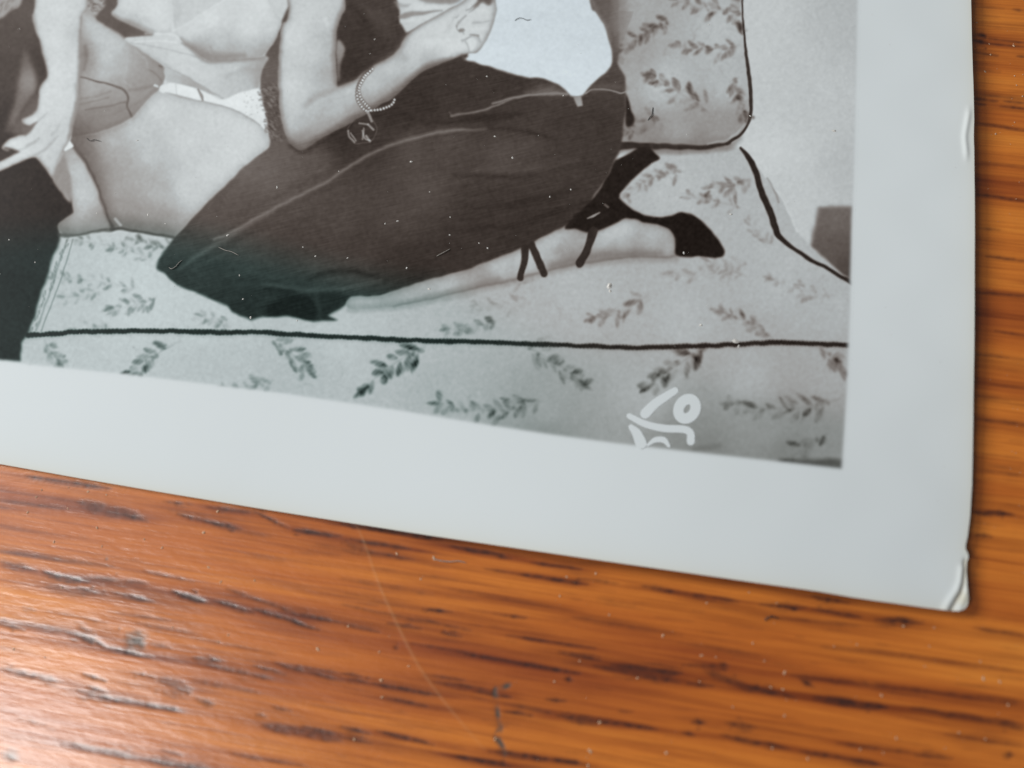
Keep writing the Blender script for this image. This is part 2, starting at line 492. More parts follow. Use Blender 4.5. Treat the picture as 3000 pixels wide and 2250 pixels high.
def wood_material():
    m, nt, bs = new_mat("varnished_oak")
    L = nt.links.new
    tcn = node(nt, 'ShaderNodeTexCoord')

    def noise(sx, sy, detail, rough=.55, dist=0.0):
        mp = node(nt, 'ShaderNodeMapping')
        mp.inputs['Scale'].default_value = (sx, sy, 1)
        mp.inputs['Rotation'].default_value = (0, 0, 0.02)
        L(tcn.outputs['Object'], mp.inputs[0])
        n = node(nt, 'ShaderNodeTexNoise')
        n.inputs['Scale'].default_value = 1.0
        n.inputs['Detail'].default_value = detail
        n.inputs['Roughness'].default_value = rough
        n.inputs['Distortion'].default_value = dist
        L(mp.outputs[0], n.inputs['Vector'])
        return n.outputs[0]

    n1 = noise(18, 260, 4, .55, .25)
    n2 = noise(45, 1100, 3, .6)
    n3 = noise(130, 5200, 2)
    base = ramp(nt, [(.3, (.34, .07, .009)), (.44, (.54, .14, .015)), (.57, (.69, .208, .024)), (.72, (.8, .29, .04))])
    L(n1, base.inputs[0])
    r2 = ramp(nt, [(.32, (.55, .45, .36)), (.5, (1, 1, 1)), (.75, (1.12, 1.15, 1.1))])
    L(n2, r2.inputs[0])
    c = mix(nt, 0.75, base.outputs[0], r2.outputs[0], 'MULTIPLY')
    r3 = ramp(nt, [(.3, (.78, .72, .66)), (.55, (1, 1, 1)), (.8, (1.06, 1.08, 1.1))])
    L(n3, r3.inputs[0])
    c = mix(nt, 0.7, c, r3.outputs[0], 'MULTIPLY')
    ab = node(nt, 'ShaderNodeAttribute', attribute_name='band')
    c = mix(nt, ab.outputs['Fac'], c, mix(nt, 1.0, c, (.42, .28, .26), 'MULTIPLY'))
    ap = node(nt, 'ShaderNodeAttribute', attribute_name='pore')
    as_ = node(nt, 'ShaderNodeAttribute', attribute_name='stain')
    ac = node(nt, 'ShaderNodeAttribute', attribute_name='scratch')
    pr = ramp(nt, [(0, (0, 0, 0)), (.95, (.9, .9, .9))])
    L(ap.outputs['Fac'], pr.inputs[0])
    c = mix(nt, pr.outputs[0], c, (.036, .011, .0075))
    c = mix(nt, as_.outputs['Fac'], c, (.085, .07, .055))
    sc_ = node(nt, 'ShaderNodeMath', operation='MULTIPLY')
    L(ac.outputs['Fac'], sc_.inputs[0])
    sc_.inputs[1].default_value = .22
    c = mix(nt, sc_.outputs[0], c, (.72, .42, .2))
    L(c, bs.inputs['Base Color'])
    bs.inputs['Roughness'].default_value = .5
    bs.inputs['Specular IOR Level'].default_value = .2
    bs.inputs['Coat Weight'].default_value = 1.0
    bs.inputs['Coat Roughness'].default_value = .26
    bs.inputs['Coat IOR'].default_value = 1.7
    bump = node(nt, 'ShaderNodeBump')
    bump.inputs['Strength'].default_value = .12
    bump.inputs['Distance'].default_value = .00012
    L(n3, bump.inputs['Height'])
    b2 = node(nt, 'ShaderNodeBump')
    b2.inputs['Strength'].default_value = .1
    b2.inputs['Distance'].default_value = .0004
    L(noise(500, 1500, 3), b2.inputs['Height'])
    L(bump.outputs[0], b2.inputs['Normal'])
    L(b2.outputs[0], bs.inputs['Normal'])
    L(b2.outputs[0], bs.inputs['Coat Normal'])
    return m


MWOOD = wood_material()


def axis(lo, hi, step, far_lo, far_hi):
    a = np.arange(lo, hi, step)
    l = lo - np.geomspace(step, lo - far_lo, 22)[::-1]
    r = a[-1] + np.geomspace(step, far_hi - a[-1], 22)
    return np.concatenate([l, a, r])


_c = unproject([(-60, -60), (3060, -60), (-60, 2310), (3060, 2310)], 0)
xs = axis(_c[:, 0].min(), _c[:, 0].max(), .000105, -.45, .32)
ys = axis(_c[:, 1].min(), _c[:, 1].max(), .000105, -.32, .42)
XX, YY = np.meshgrid(xs, ys)
P = np.stack([XX, YY, np.zeros_like(XX)], -1)
px = project(P)
inside = (px[..., 0] > tc.x0 + 5) & (px[..., 0] < 3415) & (px[..., 1] > tc.y0 + 5) & (px[..., 1] < 2635)
inside &= ((P - CAM) @ RC[2]) > .005
pore = np.where(inside, bilin(tc, tc.a, px), 0)
stn = np.where(inside, bilin(tc, stain, px), 0)
scv = np.where(inside, bilin(tc, scr, px), 0)
bnd = np.where(inside, bilin(tc, band, px), 0)
P[..., 2] = -pore * .000028 - stn * .00002 + scv * .00001
table = mesh_from("table_top", P.reshape(-1, 3), grid_faces(len(ys), len(xs)), MWOOD)
for nm, arr in (("pore", pore), ("stain", stn), ("scratch", scv), ("band", bnd)):
    at = table.data.attributes.new(nm, 'FLOAT', 'POINT')
    at.data.foreach_set("value", np.ascontiguousarray(arr.ravel(), np.float32))
tag(table, "varnished orange brown wooden table top with dark open grain pores", "table top", kind="structure")

# ------------------------------------------------------------------ the print: sheet
def lift(x, y):
    """height of the sheet's top face: it curls up towards its right edge"""
    t = np.clip((x + .03) / .03, 0, 1.05)
    q = np.clip((y - .002) / .026, 0, 1)
    q = q * q * (3 - 2 * q)
    h = np.clip((x + .052) / .052, 0, 1.05)
    dome = .00075 * np.sin(np.pi * np.clip(h, 0, 1) * .78) ** 2
    return PAPER_Z + .0007 * t * t * q + dome * (1 - q)


def on_sheet(pts):
    z = np.full(len(pts), PAPER_Z)
    for _ in range(8):
        q = np.array([unproject([p], zz)[0] for p, zz in zip(pts, z)])
        z = lift(q[:, 0], q[:, 1])
    return q


K5 = _tile(2500, 1500, 500 / 2212)
right_px = K5(1455, 1245, 1485, 1190, 1492, 1090, 1478, 1000, 1470, 850, 1466, 740, 1474, 650, 1494, 585, 1482, 530, 1452, 470, 1462, 400, 1482, 320, 1500, 180, 1515, 60)
right_px += [(2848, 1420), (2851, 1250), (2854, 1050), (2855.5, 850), (2856, 700), (2855.5, 560), (2854.5, 440), (2853, 400), (2854, 350), (2852, 250), (2850, 190), (2847, 90), (2845, 0)]
bottom_px = K5(1455, 1245, 1425, 1268, 1360, 1284, 1250, 1280, 1120, 1262, 950, 1242, 700, 1206, 300, 1152, 0, 1108)
bottom_px += [(2400, 1733), (2200, 1705), (2000, 1676), (1750, 1640.5), (1500, 1604), (1250, 1567.5), (1000, 1528), (750, 1488), (500, 1446.5), (250, 1404), (0, 1359.5)]
rq = on_sheet(right_px)
bq = on_sheet(bottom_px)
IN_L = float(unproject([(-650, 600)], PAPER_Z)[0][0])
IN_T = float(unproject([(1500, -560)], PAPER_Z)[0][1])
PL, PT = IN_L - .0092, IN_T + .0092


def resample(q, far, n, bias):
    q = np.vstack([q[:, :2], far])
    s = np.concatenate([[0], np.cumsum(np.linalg.norm(np.diff(q, axis=0), axis=1))])
    u = np.linspace(0, 1, n) ** bias * s[-1]
    return np.stack([np.interp(u, s, q[:, 0]), np.interp(u, s, q[:, 1])], -1)


NU, NV = 300, 240
sl_r = (rq[-1, 0] - rq[-5, 0]) / (rq[-1, 1] - rq[-5, 1])
sl_b = (bq[-1, 1] - bq[-4, 1]) / (bq[-1, 0] - bq[-4, 0])
tr = np.array([rq[-1, 0] + .1 * sl_r * (PT - rq[-1, 1]), PT])
bl = np.array([PL, bq[-1, 1] + .15 * sl_b * (PL - bq[-1, 0])])
tl = np.array([PL, PT])
cb = resample(bq, bl, NU, 1.7)      # corner -> left
cr = resample(rq, tr, NV, 1.7)      # corner -> top
uu = np.linspace(0, 1, NU) ** 1.7
vv = np.linspace(0, 1, NV) ** 1.7
ct = tr + (tl - tr) * uu[:, None]
cl = bl + (tl - bl) * vv[:, None]
U, Vv = np.meshgrid(uu, vv)
UU, VV2 = U[..., None], Vv[..., None]
S = (1 - VV2) * cb[None] + VV2 * ct[None] + (1 - UU) * cr[:, None] + UU * cl[:, None] \
    - ((1 - UU) * (1 - VV2) * cb[0] + UU * (1 - VV2) * cb[-1] + (1 - UU) * VV2 * ct[0] + UU * VV2 * ct[-1])
SX, SY = S[..., 0], S[..., 1]
SZ = lift(SX, SY)
spx = project(np.stack([SX, SY, SZ], -1))


def seg_d(p, a, b):
    a, b = np.array(a), np.array(b)
    d = b - a
    t = np.clip(((p - a) @ d) / (d @ d), 0, 1)
    return np.linalg.norm(p - a - t[..., None] * d, axis=-1)


def poly_d(p, pts):
    return np.minimum.reduce([seg_d(p, pts[i], pts[i + 1]) for i in range(len(pts) - 1)])


# knocked corner: a soft crease with a bent-down tip, one dent at the right edge
wear = np.zeros_like(SZ)
crease = K5(1265, 1290, 1330, 1160, 1400, 1040, 1425, 930, 1440, 800, 1450, 640)
ridge = K5(1180, 1290, 1240, 1170, 1340, 1030, 1395, 900, 1415, 740)
dent = K5(1370, 1290, 1440, 1130, 1470, 1010)
dr = poly_d(spx, ridge)
dc = poly_d(spx, crease)
SZ = SZ + .00007 * np.exp(-(dr / 11) ** 2) - .00008 * np.exp(-(dc / 7) ** 2) + .00003 * np.exp(-(poly_d(spx, dent) / 6) ** 2)
wear += .55 * np.exp(-(dc / 6) ** 2)
edge_dent = [(2838, 330), (2826, 400), (2832, 455)]
de = poly_d(spx, edge_dent)
SZ += .00007 * np.exp(-(de / 8) ** 2)
SZ += 0.000012 * np.sin(SX * 900 + 1.3 * np.sin(SY * 700)) * np.exp(SX / .012)
nv, nu = SX.shape
topv = np.stack([SX, SY, SZ], -1).reshape(-1, 3)
botv = topv - [0, 0, .00026]
top_f = grid_faces(nv, nu)[:, ::-1]
n_top = len(topv)
bot_f = grid_faces(nv, nu) + n_top
ring = np.concatenate([np.arange(nu), np.arange(1, nv) * nu + nu - 1, (nv - 1) * nu + np.arange(nu - 2, -1, -1), np.arange(nv - 2, 0, -1) * nu])
nxt = np.roll(ring, -1)
side_f = np.stack([ring, nxt, nxt + n_top, ring + n_top], -1)

PAPER_WHITE = np.array([.70, .745, .755])


def gloss(bs, rough=.12):
    bs.inputs['Roughness'].default_value = .5
    bs.inputs['Specular IOR Level'].default_value = .04
    bs.inputs['Coat Weight'].default_value = .05
    bs.inputs['Coat Roughness'].default_value = rough


def paper_material():
    m, nt, bs = new_mat("aged_photo_paper")
    tcn = node(nt, 'ShaderNodeTexCoord')
    n = node(nt, 'ShaderNodeTexNoise')
    n.inputs['Scale'].default_value = 160
    n.inputs['Detail'].default_value = 4
    nt.links.new(tcn.outputs['Object'], n.inputs['Vector'])
    r = ramp(nt, [(.3, tuple(PAPER_WHITE * [.996, .996, .994])), (.7, tuple(PAPER_WHITE * [1.003, 1.003, 1.004]))])
    nt.links.new(n.outputs[0], r.inputs[0])
    ag = node(nt, 'ShaderNodeAttribute', attribute_name='ageing')
    c = mix(nt, ag.outputs['Fac'], r.outputs[0], (.64, .60, .46))
    ws = node(nt, 'ShaderNodeAttribute', attribute_name='wear')
    c = mix(nt, ws.outputs['Fac'], c, (.42, .36, .26))
    nt.links.new(c, bs.inputs['Base Color'])
    gloss(bs)
    return m


MPAPER = paper_material()
root = bpy.data.objects.new("photo_print", None)
root.empty_display_size = .01
COL.objects.link(root)
tag(root, "old glossy black and white photograph with wide white border lying on the table", "photograph")
sheet = mesh_from("paper_sheet", np.vstack([topv, botv]), np.vstack([top_f, bot_f, side_f]), MPAPER, root)
edge_d = np.minimum(poly_d(spx, right_px), poly_d(spx, bottom_px))
age = np.clip(.5 * np.exp(-edge_d / 45) + .5 * np.exp(-edge_d / 8), 0, 1)
age = np.maximum(age * .5, .75 * np.exp(-(np.hypot(spx[..., 0] - 2825, spx[..., 1] - 1755) / 30) ** 2))
for nm, arr in (("ageing", age), ("wear", wear)):
    at = sheet.data.attributes.new(nm, 'FLOAT', 'POINT')
    at.data.foreach_set("value", np.tile(arr.ravel(), 2).astype(np.float32))

# ------------------------------------------------------------------ the print: picture
pc = Canvas(-680, -600, 2600, 1440, 0.5, 187)
pc.ksoft, pc.kalpha = 1.25, .85
# wall behind the sofa
pc.a = pc.field([(2200, 100, 192), (2500, 60, 180), (2350, 300, 188), (2490, 500, 182), (2250, 450, 196), (2300, 560, 190), (2200, -400, 190)])
# dark box by the wall
pc.paint(V(1768, 447, 1842, 447, 1840, 612, 1750, 536), tV(1800, 470, 104, 1800, 540, 88, 1830, 590, 72), 5, smooth=False)
# sofa seat and front
seat = V(-600, 505, 100, 505, 300, 500, 800, 500, 1300, 330, 1596, 318, 1628, 345, 1655, 385, 1690, 430, 1720, 500, 1765, 545, 1842, 612, 1850, 1040, -600, 1040)
seat_tones = [(200, 850, 178), (400, 880, 187), (600, 950, 184), (120, 1000, 176), (1200, 1010, 176), (1000, 990, 182), (1700, 850, 176), (1500, 900, 172), (2100, 470, 178), (2000, 560, 182), (2100, 650, 176),
              (2300, 800, 178), (2450, 900, 176), (2000, 930, 176), (200, 1060, 180), (600, 1080, 177), (900, 1100, 174), (1300, 1150, 168), (1600, 1200, 158), (1900, 1150, 170), (2200, 1100, 172), (2440, 1100, 168),
              (2000, 1280, 142), (2250, 1250, 150), (2430, 1300, 145), (2300, 1330, 132), (2050, 1330, 128), (1950, 760, 172), (1600, 1270, 140)]
pc.paint(seat, seat_tones, 3, smooth=False)
# seat back cushion
back = G(-60, -1300, 900, -1300, 1035, 0, 1045, 200, 1060, 400, 1085, 600, 1104, 780, 1105, 900, 1080, 1000, 1010, 1090, 900, 1158, 700, 1186, 400, 1184, 0, 1180, -200, 1180)
pc.stroke(G(-100, 1210, 300, 1215, 600, 1215, 900, 1190, 1010, 1120), 20, 90, 9, .65)
pc.stroke(G(1010, 1130, 1110, 1180, 1300, 1200), 40, 200, 12, .4)
pc.paint(back, [(1900, 50, 166), (2100, 100, 182), (1950, 250, 186), (2130, 250, 180), (2000, 380, 160), (2100, 380, 152), (1900, 410, 138), (2050, 415, 132), (2160, 390, 150), (1860, 150, 160), (2000, -300, 175)], 2.5)
pc.stroke(G(1000, -900, 1035, 0, 1047, 200, 1062, 400, 1087, 600, 1107, 780, 1107, 900, 1085, 1000, 1020, 1090, 910, 1160), [5, 5, 6, 8, 11, 12, 10, 8, 8, 10], 46, 1.4, .95)
pc.stroke(G(930, 1155, 780, 1188, 600, 1190, 400, 1186, 200, 1182, 0, 1180), [8, 15, 15, 16, 20, 22], 46, 3.5, .97)
pc.stroke(G(1060, 1000, 990, 1080, 900, 1130, 760, 1165), 5, 200, 3, .5)
pc.stroke(G(900, 1120, 650, 1150, 300, 1140), 16, 120, 7, .4)
# welt at the end of the seat
pc.stroke(V(1600, 320, 1616, 338, 1630, 366, 1640, 400, 1652, 430, 1666, 462, 1674, 490, 1684, 512, 1712, 536, 1750, 560, 1790, 582, 1845, 614), [7, 15, 19, 18, 20, 19, 20, 17, 12, 12, 12, 11], 38, 1.8, .97)
pc.stroke(V(1628, 340, 1655, 385, 1690, 430, 1722, 500), 5, 205, 3, .6)
pc.stroke(G(1235, 1445, 1290, 1530, 1330, 1640), 6, 110, 3, .5)


def shade(mask, lst):
    for pts, wd, tn, sf, al in lst:
        pc.stroke(pts, wd, tn, sf, al, clip=mask)

# woven sprig pattern
SP = [  # x0,y0,x1,y1 in main-view pixels, n, L, W, tone, alpha, bend
    (1455, 98, 1600, 100, 6, 30, 11, 112, .75, .1), (1398, 165, 1530, 242, 7, 36, 13, 108, .8, -.06), (1590, 170, 1612, 262, 6, 30, 12, 100, .8, .12), (1335, 112, 1448, 48, 6, 36, 13, 100, .8, -.1),
    (1450, -5, 1565, 22, 6, 30, 11, 100, .8, .1), (1578, -20, 1600, 62, 5, 30, 12, 98, .8, .1), (1348, 290, 1438, 258, 5, 32, 12, 105, .75, -.1), (1420, -110, 1560, -80, 6, 32, 12, 108, .75, .1), (1380, -190, 1500, -230, 6, 32, 12, 108, .75, .1), (1560, -250, 1580, -150, 6, 32, 12, 108, .75, .1), (1400, -330, 1540, -300, 6, 32, 12, 108, .75, .1),
    (1352, 425, 1480, 370, 7, 26, 9, 118, .7, -.22), (1528, 405, 1622, 388, 5, 30, 11, 112, .75, .15), (1480, 428, 1600, 450, 6, 28, 9, 118, .7, -.1), (1615, 480, 1670, 530, 4, 24, 8, 135, .5, .1),
    (1440, 590, 1610, 572, 6, 32, 10, 140, .5, .12), (1275, 690, 1398, 640, 6, 34, 12, 118, .7, .15), (1545, 672, 1670, 730, 6, 32, 12, 118, .7, -.1), (960, 712, 1085, 688, 5, 30, 12, 122, .65, .1), (1000, 622, 1160, 608, 6, 26, 7, 140, .5, -.1),
    (1660, 600, 1800, 640, 6, 32, 10, 140, .5, .1), (1020, 660, 1150, 650, 5, 28, 9, 148, .4, .1), (1520, 560, 1610, 595, 4, 26, 9, 125, .55, 0),
    (160, 520, 330, 560, 8, 24, 7, 112, .65, -.08), (280, 515, 372, 535, 6, 24, 8, 105, .7, .05), (110, 600, 300, 625, 7, 26, 8, 120, .6, -.06), (130, 640, 215, 630, 5, 26, 8, 130, .5, .1), (235, 668, 340, 640, 6, 32, 10, 118, .65, .12), (150, 712, 240, 705, 4, 22, 7, 120, .55, .05), (430, 680, 500, 706, 4, 24, 9, 118, .5, .1),
    (95, 735, 130, 785, 5, 30, 12, 110, .7, .05), (285, 812, 388, 738, 6, 40, 14, 92, .8, -.1), (590, 738, 672, 806, 6, 36, 12, 92, .8, -.08), (478, 838, 592, 822, 5, 30, 11, 112, .65, .1), (780, 848, 918, 750, 7, 44, 16, 88, .82, -.1),
    (1140, 750, 1262, 832, 7, 42, 14, 95, .78, -.08), (940, 872, 1170, 868, 8, 40, 13, 100, .72, .16), (1398, 838, 1530, 752, 7, 44, 16, 86, .85, -.08), (1572, 872, 1815, 862, 9, 42, 14, 98, .75, .14), (1765, 748, 1832, 806, 4, 38, 13, 95, .75, -.1),
    (1690, 1000, 1790, 935, 4, 36, 13, 92, .8, 0), (160, 850, 60, 790, 4, 32, 12, 120, .6, 0), (-60, 700, -160, 760, 6, 34, 12, 105, .7, .1), (-300, 620, -180, 650, 6, 34, 12, 110, .7, .1), (-400, 760, -280, 800, 6, 34, 12, 110, .7, .1),
]
base_cloth = pc.a.copy()
KEEP_DIR = {(590, 738), (1140, 750), (1765, 748), (95, 735), (1590, 170), (1578, -20)}
for (x0, y0, x1, y1, n, L, W_, tn, al, bd) in SP:
    (a, b) = V(x0, y0, x1, y1)
    if (x0, y0) not in KEEP_DIR: a, b, bd = b, a, -bd
    pc.sprig(a, b, n, L * 1.35, W_ * 1.3, tn - 16, al * 1.15, bd)
for _ in range(70):     # thin tendrils of the pattern
    x, y = random.uniform(1850, 2150), random.uniform(20, 400)
    if random.random() < .6: x, y = random.uniform(100, 2450), random.uniform(860, 1350)
    if x < 700 and y > 1080: continue
    an = random.uniform(0, 6.28)
    pts = [(x, y)]
    for k in range(4):
        an += random.uniform(-.9, .9)
        pts.append((pts[-1][0] + 14 * math.cos(an), pts[-1][1] + 14 * math.sin(an)))
    pc.stroke(pts, 2, 130, 1.5, .3)
leafd = pc.blur(pc.a - base_cloth, 2.6)
mott = pc.blur(rng.standard_normal(pc.a.shape), 7)
pc.a = base_cloth + leafd * np.clip(1.08 + .3 * mott / mott.std(), .3, 1.6)
# edge seams at the left of the seat
pc.stroke(D(590, 560, 520, 800, 420, 1080, 330, 1295), 4, 115, 2, .7)
pc.stroke(D(540, 560, 470, 780, 380, 1060, 290, 1295), 5, 105, 3, .55)
for i in range(16):
    t = i / 15
    x, y = D(560 - 290 * t + random.uniform(-30, 10), 560 + 730 * t)[0]
    pc.leaf(x, y, 2.0 + random.uniform(-.4, .4), 26, 8, 105, .6)

# ---- jacket, lap and skirt of the sitting figure
pc.paint(A(-2000, -1700, 900, -1700, 900, 300, 640, 900, 520, 1200, 300, 1270, 430, 1440, 560, 1640) + D(570, 200, 600, 330, 590, 345, 480, 430, 480, 520, 470, 620, 430, 690, 380, 880, 330, 1000, 280, 1180, 220, 1330, 180, 1400, 165, 1545, -900, 1480, -2000, 1400),
         tA(100, 300, 74, 200, 100, 80, 0, 600, 66, 80, 1000, 52, 100, 1450, 44, 400, 1500, 42, 330, 500, 62) + tD(200, 200, 40, 400, 300, 38, 200, 600, 38, 150, 900, 34, 80, 1300, 38, 300, 700, 40), 3.5, smooth=False)
pc.paint(A(-400, -500, 250, -500, 180, -5, 80, 90, 0, 150, -200, 200), 150, 3)
for i in range(14):
    x, y = A(random.uniform(0, 120), random.uniform(0, 100))[0]
    pc.leaf(x, y, random.uniform(1.8, 2.6), 26, 6, 105, .5)
pc.paint(A(205, 400, 245, 480, 280, 600, 300, 690, 270, 770, 190, 880, 130, 1000, 100, 1060, 40, 1060, 110, 850, 160, 600), tA(230, 650, 138, 120, 950, 110, 60, 1040, 72, 180, 500, 92, 140, 750, 100), 7)
pc.paint(A(190, 890, 300, 760, 330, 850, 300, 1060, 190, 1095, 90, 1065), 88, 7)

# dark big skirt with sweater above
skirt = D(1265, 790, 1285, 720, 1330, 650, 1420, 530, 1700, 230, 1930, 0) + A(2000, 1325, 2100, 1250, 2180, 1190) + B(230, 1000, 180, 740, 165, 640, 215, 440, 345, 170, 420, 0, 500, -900, 1500, -1400) + C(900, -1500, 1100, -900, 1140, 0, 1150, 400, 1130, 510, 1190, 620, 1200, 720, 1197, 900, 1180, 1050, 1150, 1200, 1110, 1300, 1050, 1450, 940, 1590) + \
    F(900, 560, 700, 735, 450, 862, 340, 920, 0, 1045) + E(1900, 790, 1500, 900, 1150, 1010, 905, 1030, 860, 1090, 720, 1168, 800, 1213, 600, 1220, 400, 1180, 200, 1180, 100, 1215) + D(1880, 1145, 1840, 1092, 1540, 972, 1430, 930, 1330, 835)
sk_t = tB(200, 1400, 99, 60, 1380, 104, 300, 1250, 92, 350, 1500, 88, 250, 600, 92, 270, 350, 84, 600, 1350, 82, 1000, 250, 56, 1150, 100, 66, 900, 500, 50, 1500, 850, 50, 1800, 750, 54, 1200, 900, 48, 1100, 1130, 54, 1400, 1230, 76, 1700, 1180, 72, 2000, 650, 58, 850, 1150, 48) + \
    tD(1900, 150, 84, 2100, 80, 84, 1700, 350, 78, 1500, 600, 62, 1450, 800, 48, 1700, 800, 52, 1800, 1000, 42, 2000, 1100, 40) + \
    tE(100, 250, 76, 100, 600, 64, 800, 400, 70, 500, 500, 64, 1500, 150, 78, 1300, 350, 70, 1900, 500, 54, 1700, 650, 50, 2100, 350, 56, 400, 800, 56, 400, 1080, 34, 750, 760, 62, 100, 1050, 42, 1300, 780, 52, 1400, 850, 44, 700, 1150, 40, 1000, 600, 60) + \
    tC(600, 1000, 60, 1000, 1000, 58, 200, 1280, 76, 100, 850, 56, 200, 700, 56, 700, 1300, 62, 1000, 1350, 56, 1150, 900, 62, 400, 1200, 70, 1100, 620, 72, 1050, 80, 92, 1100, 330, 84, 1120, 200, 110) + \
    tF(300, 600, 52, 600, 650, 52, 100, 850, 54, 300, 850, 50)
skm = pc.paint(skirt, sk_t, 3, smooth=False)
sweater_fade = pc.paint(C(1090, -300, 1190, -300, 1200, 0, 1195, 200, 1170, 330, 1135, 420, 1120, 300, 1100, 100), 128, 10, alpha=.75)
for i in range(26):
    y = C(0, 100 + i * 11)[0][1]
    pc.stroke([(C(1080, 0)[0][0], y), (C(1260 - 4 * i, 0)[0][0], y - 2)], 2, 95, 1.2, .4)
# folds of the skirt
for pts, wd, tn, sf, al in [
    (E(-200, 560, 0, 470, 200, 355, 450, 225, 700, 95) + B(850, 1378, 1100, 1232, 1400, 1122, 1700, 1062, 2000, 1040), [2, 5, 7, 6, 5, 5, 6, 7, 3], 128, 4.0, .8),
    (E(-100, 390, 200, 270, 500, 110, 800, -30), 14, 64, 9, .5), (E(0, 520, 300, 350, 700, 150, 1000, 20), 18, 60, 9, .45), (D(1450, 800, 1600, 690, 1900, 510, 2212, 335), 8, 100, 5, .6), (D(1500, 830, 1800, 640, 2212, 420), 14, 52, 8, .5),
    (D(1560, 800, 1900, 620, 2212, 480), 10, 84, 8, .35),
    (B(1720, 935, 1950, 900, 2212, 800) + C(120, 840, 300, 790, 500, 765, 720, 760), [4, 4, 4, 6, 6], 150, 2.5, .8), (C(400, 750, 550, 735, 700, 745), 22, 125, 9, .55), (B(1700, 905, 1730, 940), 6, 120, 2, .6),
    (C(-200, 950, 0, 940, 400, 925), 14, 44, 8, .6), (C(-100, 1030, 150, 1040, 300, 1055, 480, 1085, 640, 1140), 9, 44, 5, .7), (C(-200, 1420, 100, 1428, 400, 1412, 850, 1310), 12, 46, 7, .65), (C(0, 1370, 300, 1380, 500, 1365, 820, 1300), 14, 88, 8, .5),
    (F(-100, 590, 200, 570, 500, 505, 800, 420), 12, 44, 8, .6), (F(-200, 760, 100, 740, 400, 690, 700, 590, 900, 520), 12, 44, 8, .6), (F(0, 500, 300, 480, 600, 420), 12, 64, 9, .5), (F(0, 680, 300, 640, 600, 560), 12, 60, 9, .4), (C(0, 1250, 300, 1210, 600, 1160), 22, 78, 12, .4),
    (C(100, 880, 500, 850, 1000, 860), 18, 66, 10, .4), (C(600, 1000, 900, 960, 1150, 970), 16, 52, 10, .4), (B(1350, 950, 1600, 1000, 2000, 960, 2212, 950), 10, 42, 6, .6), (B(1580, 650, 1900, 700, 2212, 640), 14, 64, 10, .4), (B(1300, 900, 1400, 980, 1300, 1060), 14, 44, 9, .6),
    (E(560, 880, 700, 830, 850, 815, 1000, 830, 1200, 880), [4, 13, 15, 12, 4], 38, 6, .8), (E(180, 915, 400, 950, 600, 965, 900, 945, 1150, 880), [4, 8, 8, 8, 4], 82, 6, .7), (E(620, 950, 700, 890, 850, 860, 1000, 880), 12, 70, 9, .5), (E(200, 955, 330, 965, 450, 985), 10, 36, 4, .8),
    (E(220, 1100, 300, 1060, 400, 1030), 6, 66, 4, .6), (E(630, 1000, 640, 1100, 660, 1190), 10, 58, 6, .6), (E(380, 740, 700, 770, 1100, 690), 22, 70, 12, .4), (D(1400, 880, 1700, 960, 2000, 1000), 16, 50, 10, .4), (D(1800, 850, 2000, 830, 2212, 850), 10, 64, 8, .5), (D(1700, 950, 2000, 930, 2212, 920), 8, 62, 7, .5),
    (B(1000, 60, 1150, 150, 1230, 300), 24, 74, 12, .6), (B(900, 30, 1000, 150, 1100, 330), 12, 46, 9, .6)]:
    wt = np.array([wd * .15, wd, wd * 1.1, wd * .15]) if np.isscalar(wd) else np.array(wd, float)
    pc.stroke(pts, wt * 1.15, 66 + (tn - 66) * 1.12, sf * 1.5, al * 1.05, clip=skm)
pc.paint(E(225, 1100, 260, 1060, 400, 1025, 520, 1008, 590, 1035, 615, 1090, 620, 1200, 500, 1195, 380, 1170, 240, 1175), 31, 4)
pc.paint(E(650, 1000, 760, 985, 880, 1030, 850, 1090, 740, 1150, 680, 1160), 37, 6, alpha=.8)
# lace on the dark dress beside the elbow
for i in range(120):
    t = random.random()
    x, y = B(180 + 130 * random.random() + 60 * t, 680 + 460 * t)[0]
    pc.leaf(x, y, random.uniform(.3, 1.0), random.uniform(12, 26), random.uniform(3, 6), random.choice([50, 140, 150, 60]), random.uniform(.3, .6))

# hip, lap and stockings
hip = A(640, 90, 790, 155, 1020, 310, 1150, 405, 1310, 520, 1338, 600, 1325, 660, 1290, 730, 1180, 830, 1070, 950, 900, 1040, 700, 1095, 580, 1120, 600, 900, 640, 700)
pc.paint(A(780, 150, 860, 60, 960, -20, 1000, -400, 640, -400, 640, 100), tA(900, 30, 82, 850, 120, 88, 750, -100, 90), 3)
pc.paint(A(700, -300, 900, -300, 850, 0, 850, 70, 790, 130, 700, 120, 690, 0), 158, 4)
for i in range(34):
    x, y = A(random.uniform(710, 850), random.uniform(-40, 100))[0]
    pc.leaf(x, y, random.choice([-.8, .8, .2]), random.uniform(12, 20), 5, 85, .7)
hm = pc.paint(hip, tA(850, 450, 194, 800, 300, 190, 950, 350, 188, 760, 200, 184, 850, 600, 186, 680, 420, 118, 660, 300, 150, 670, 530, 130, 1000, 560, 178, 1100, 450, 160, 1200, 480, 146, 1250, 560, 138, 1290, 640, 142, 1130, 620, 150, 1000, 700, 150, 720, 700, 168, 750, 760, 160, 850, 800, 142,
                        1150, 720, 136, 1050, 880, 132, 950, 920, 128, 800, 950, 122, 700, 1000, 104, 640, 1060, 88, 680, 870, 132, 1000, 990, 140, 1200, 800, 150), 2.5, rim=(.12, 12))
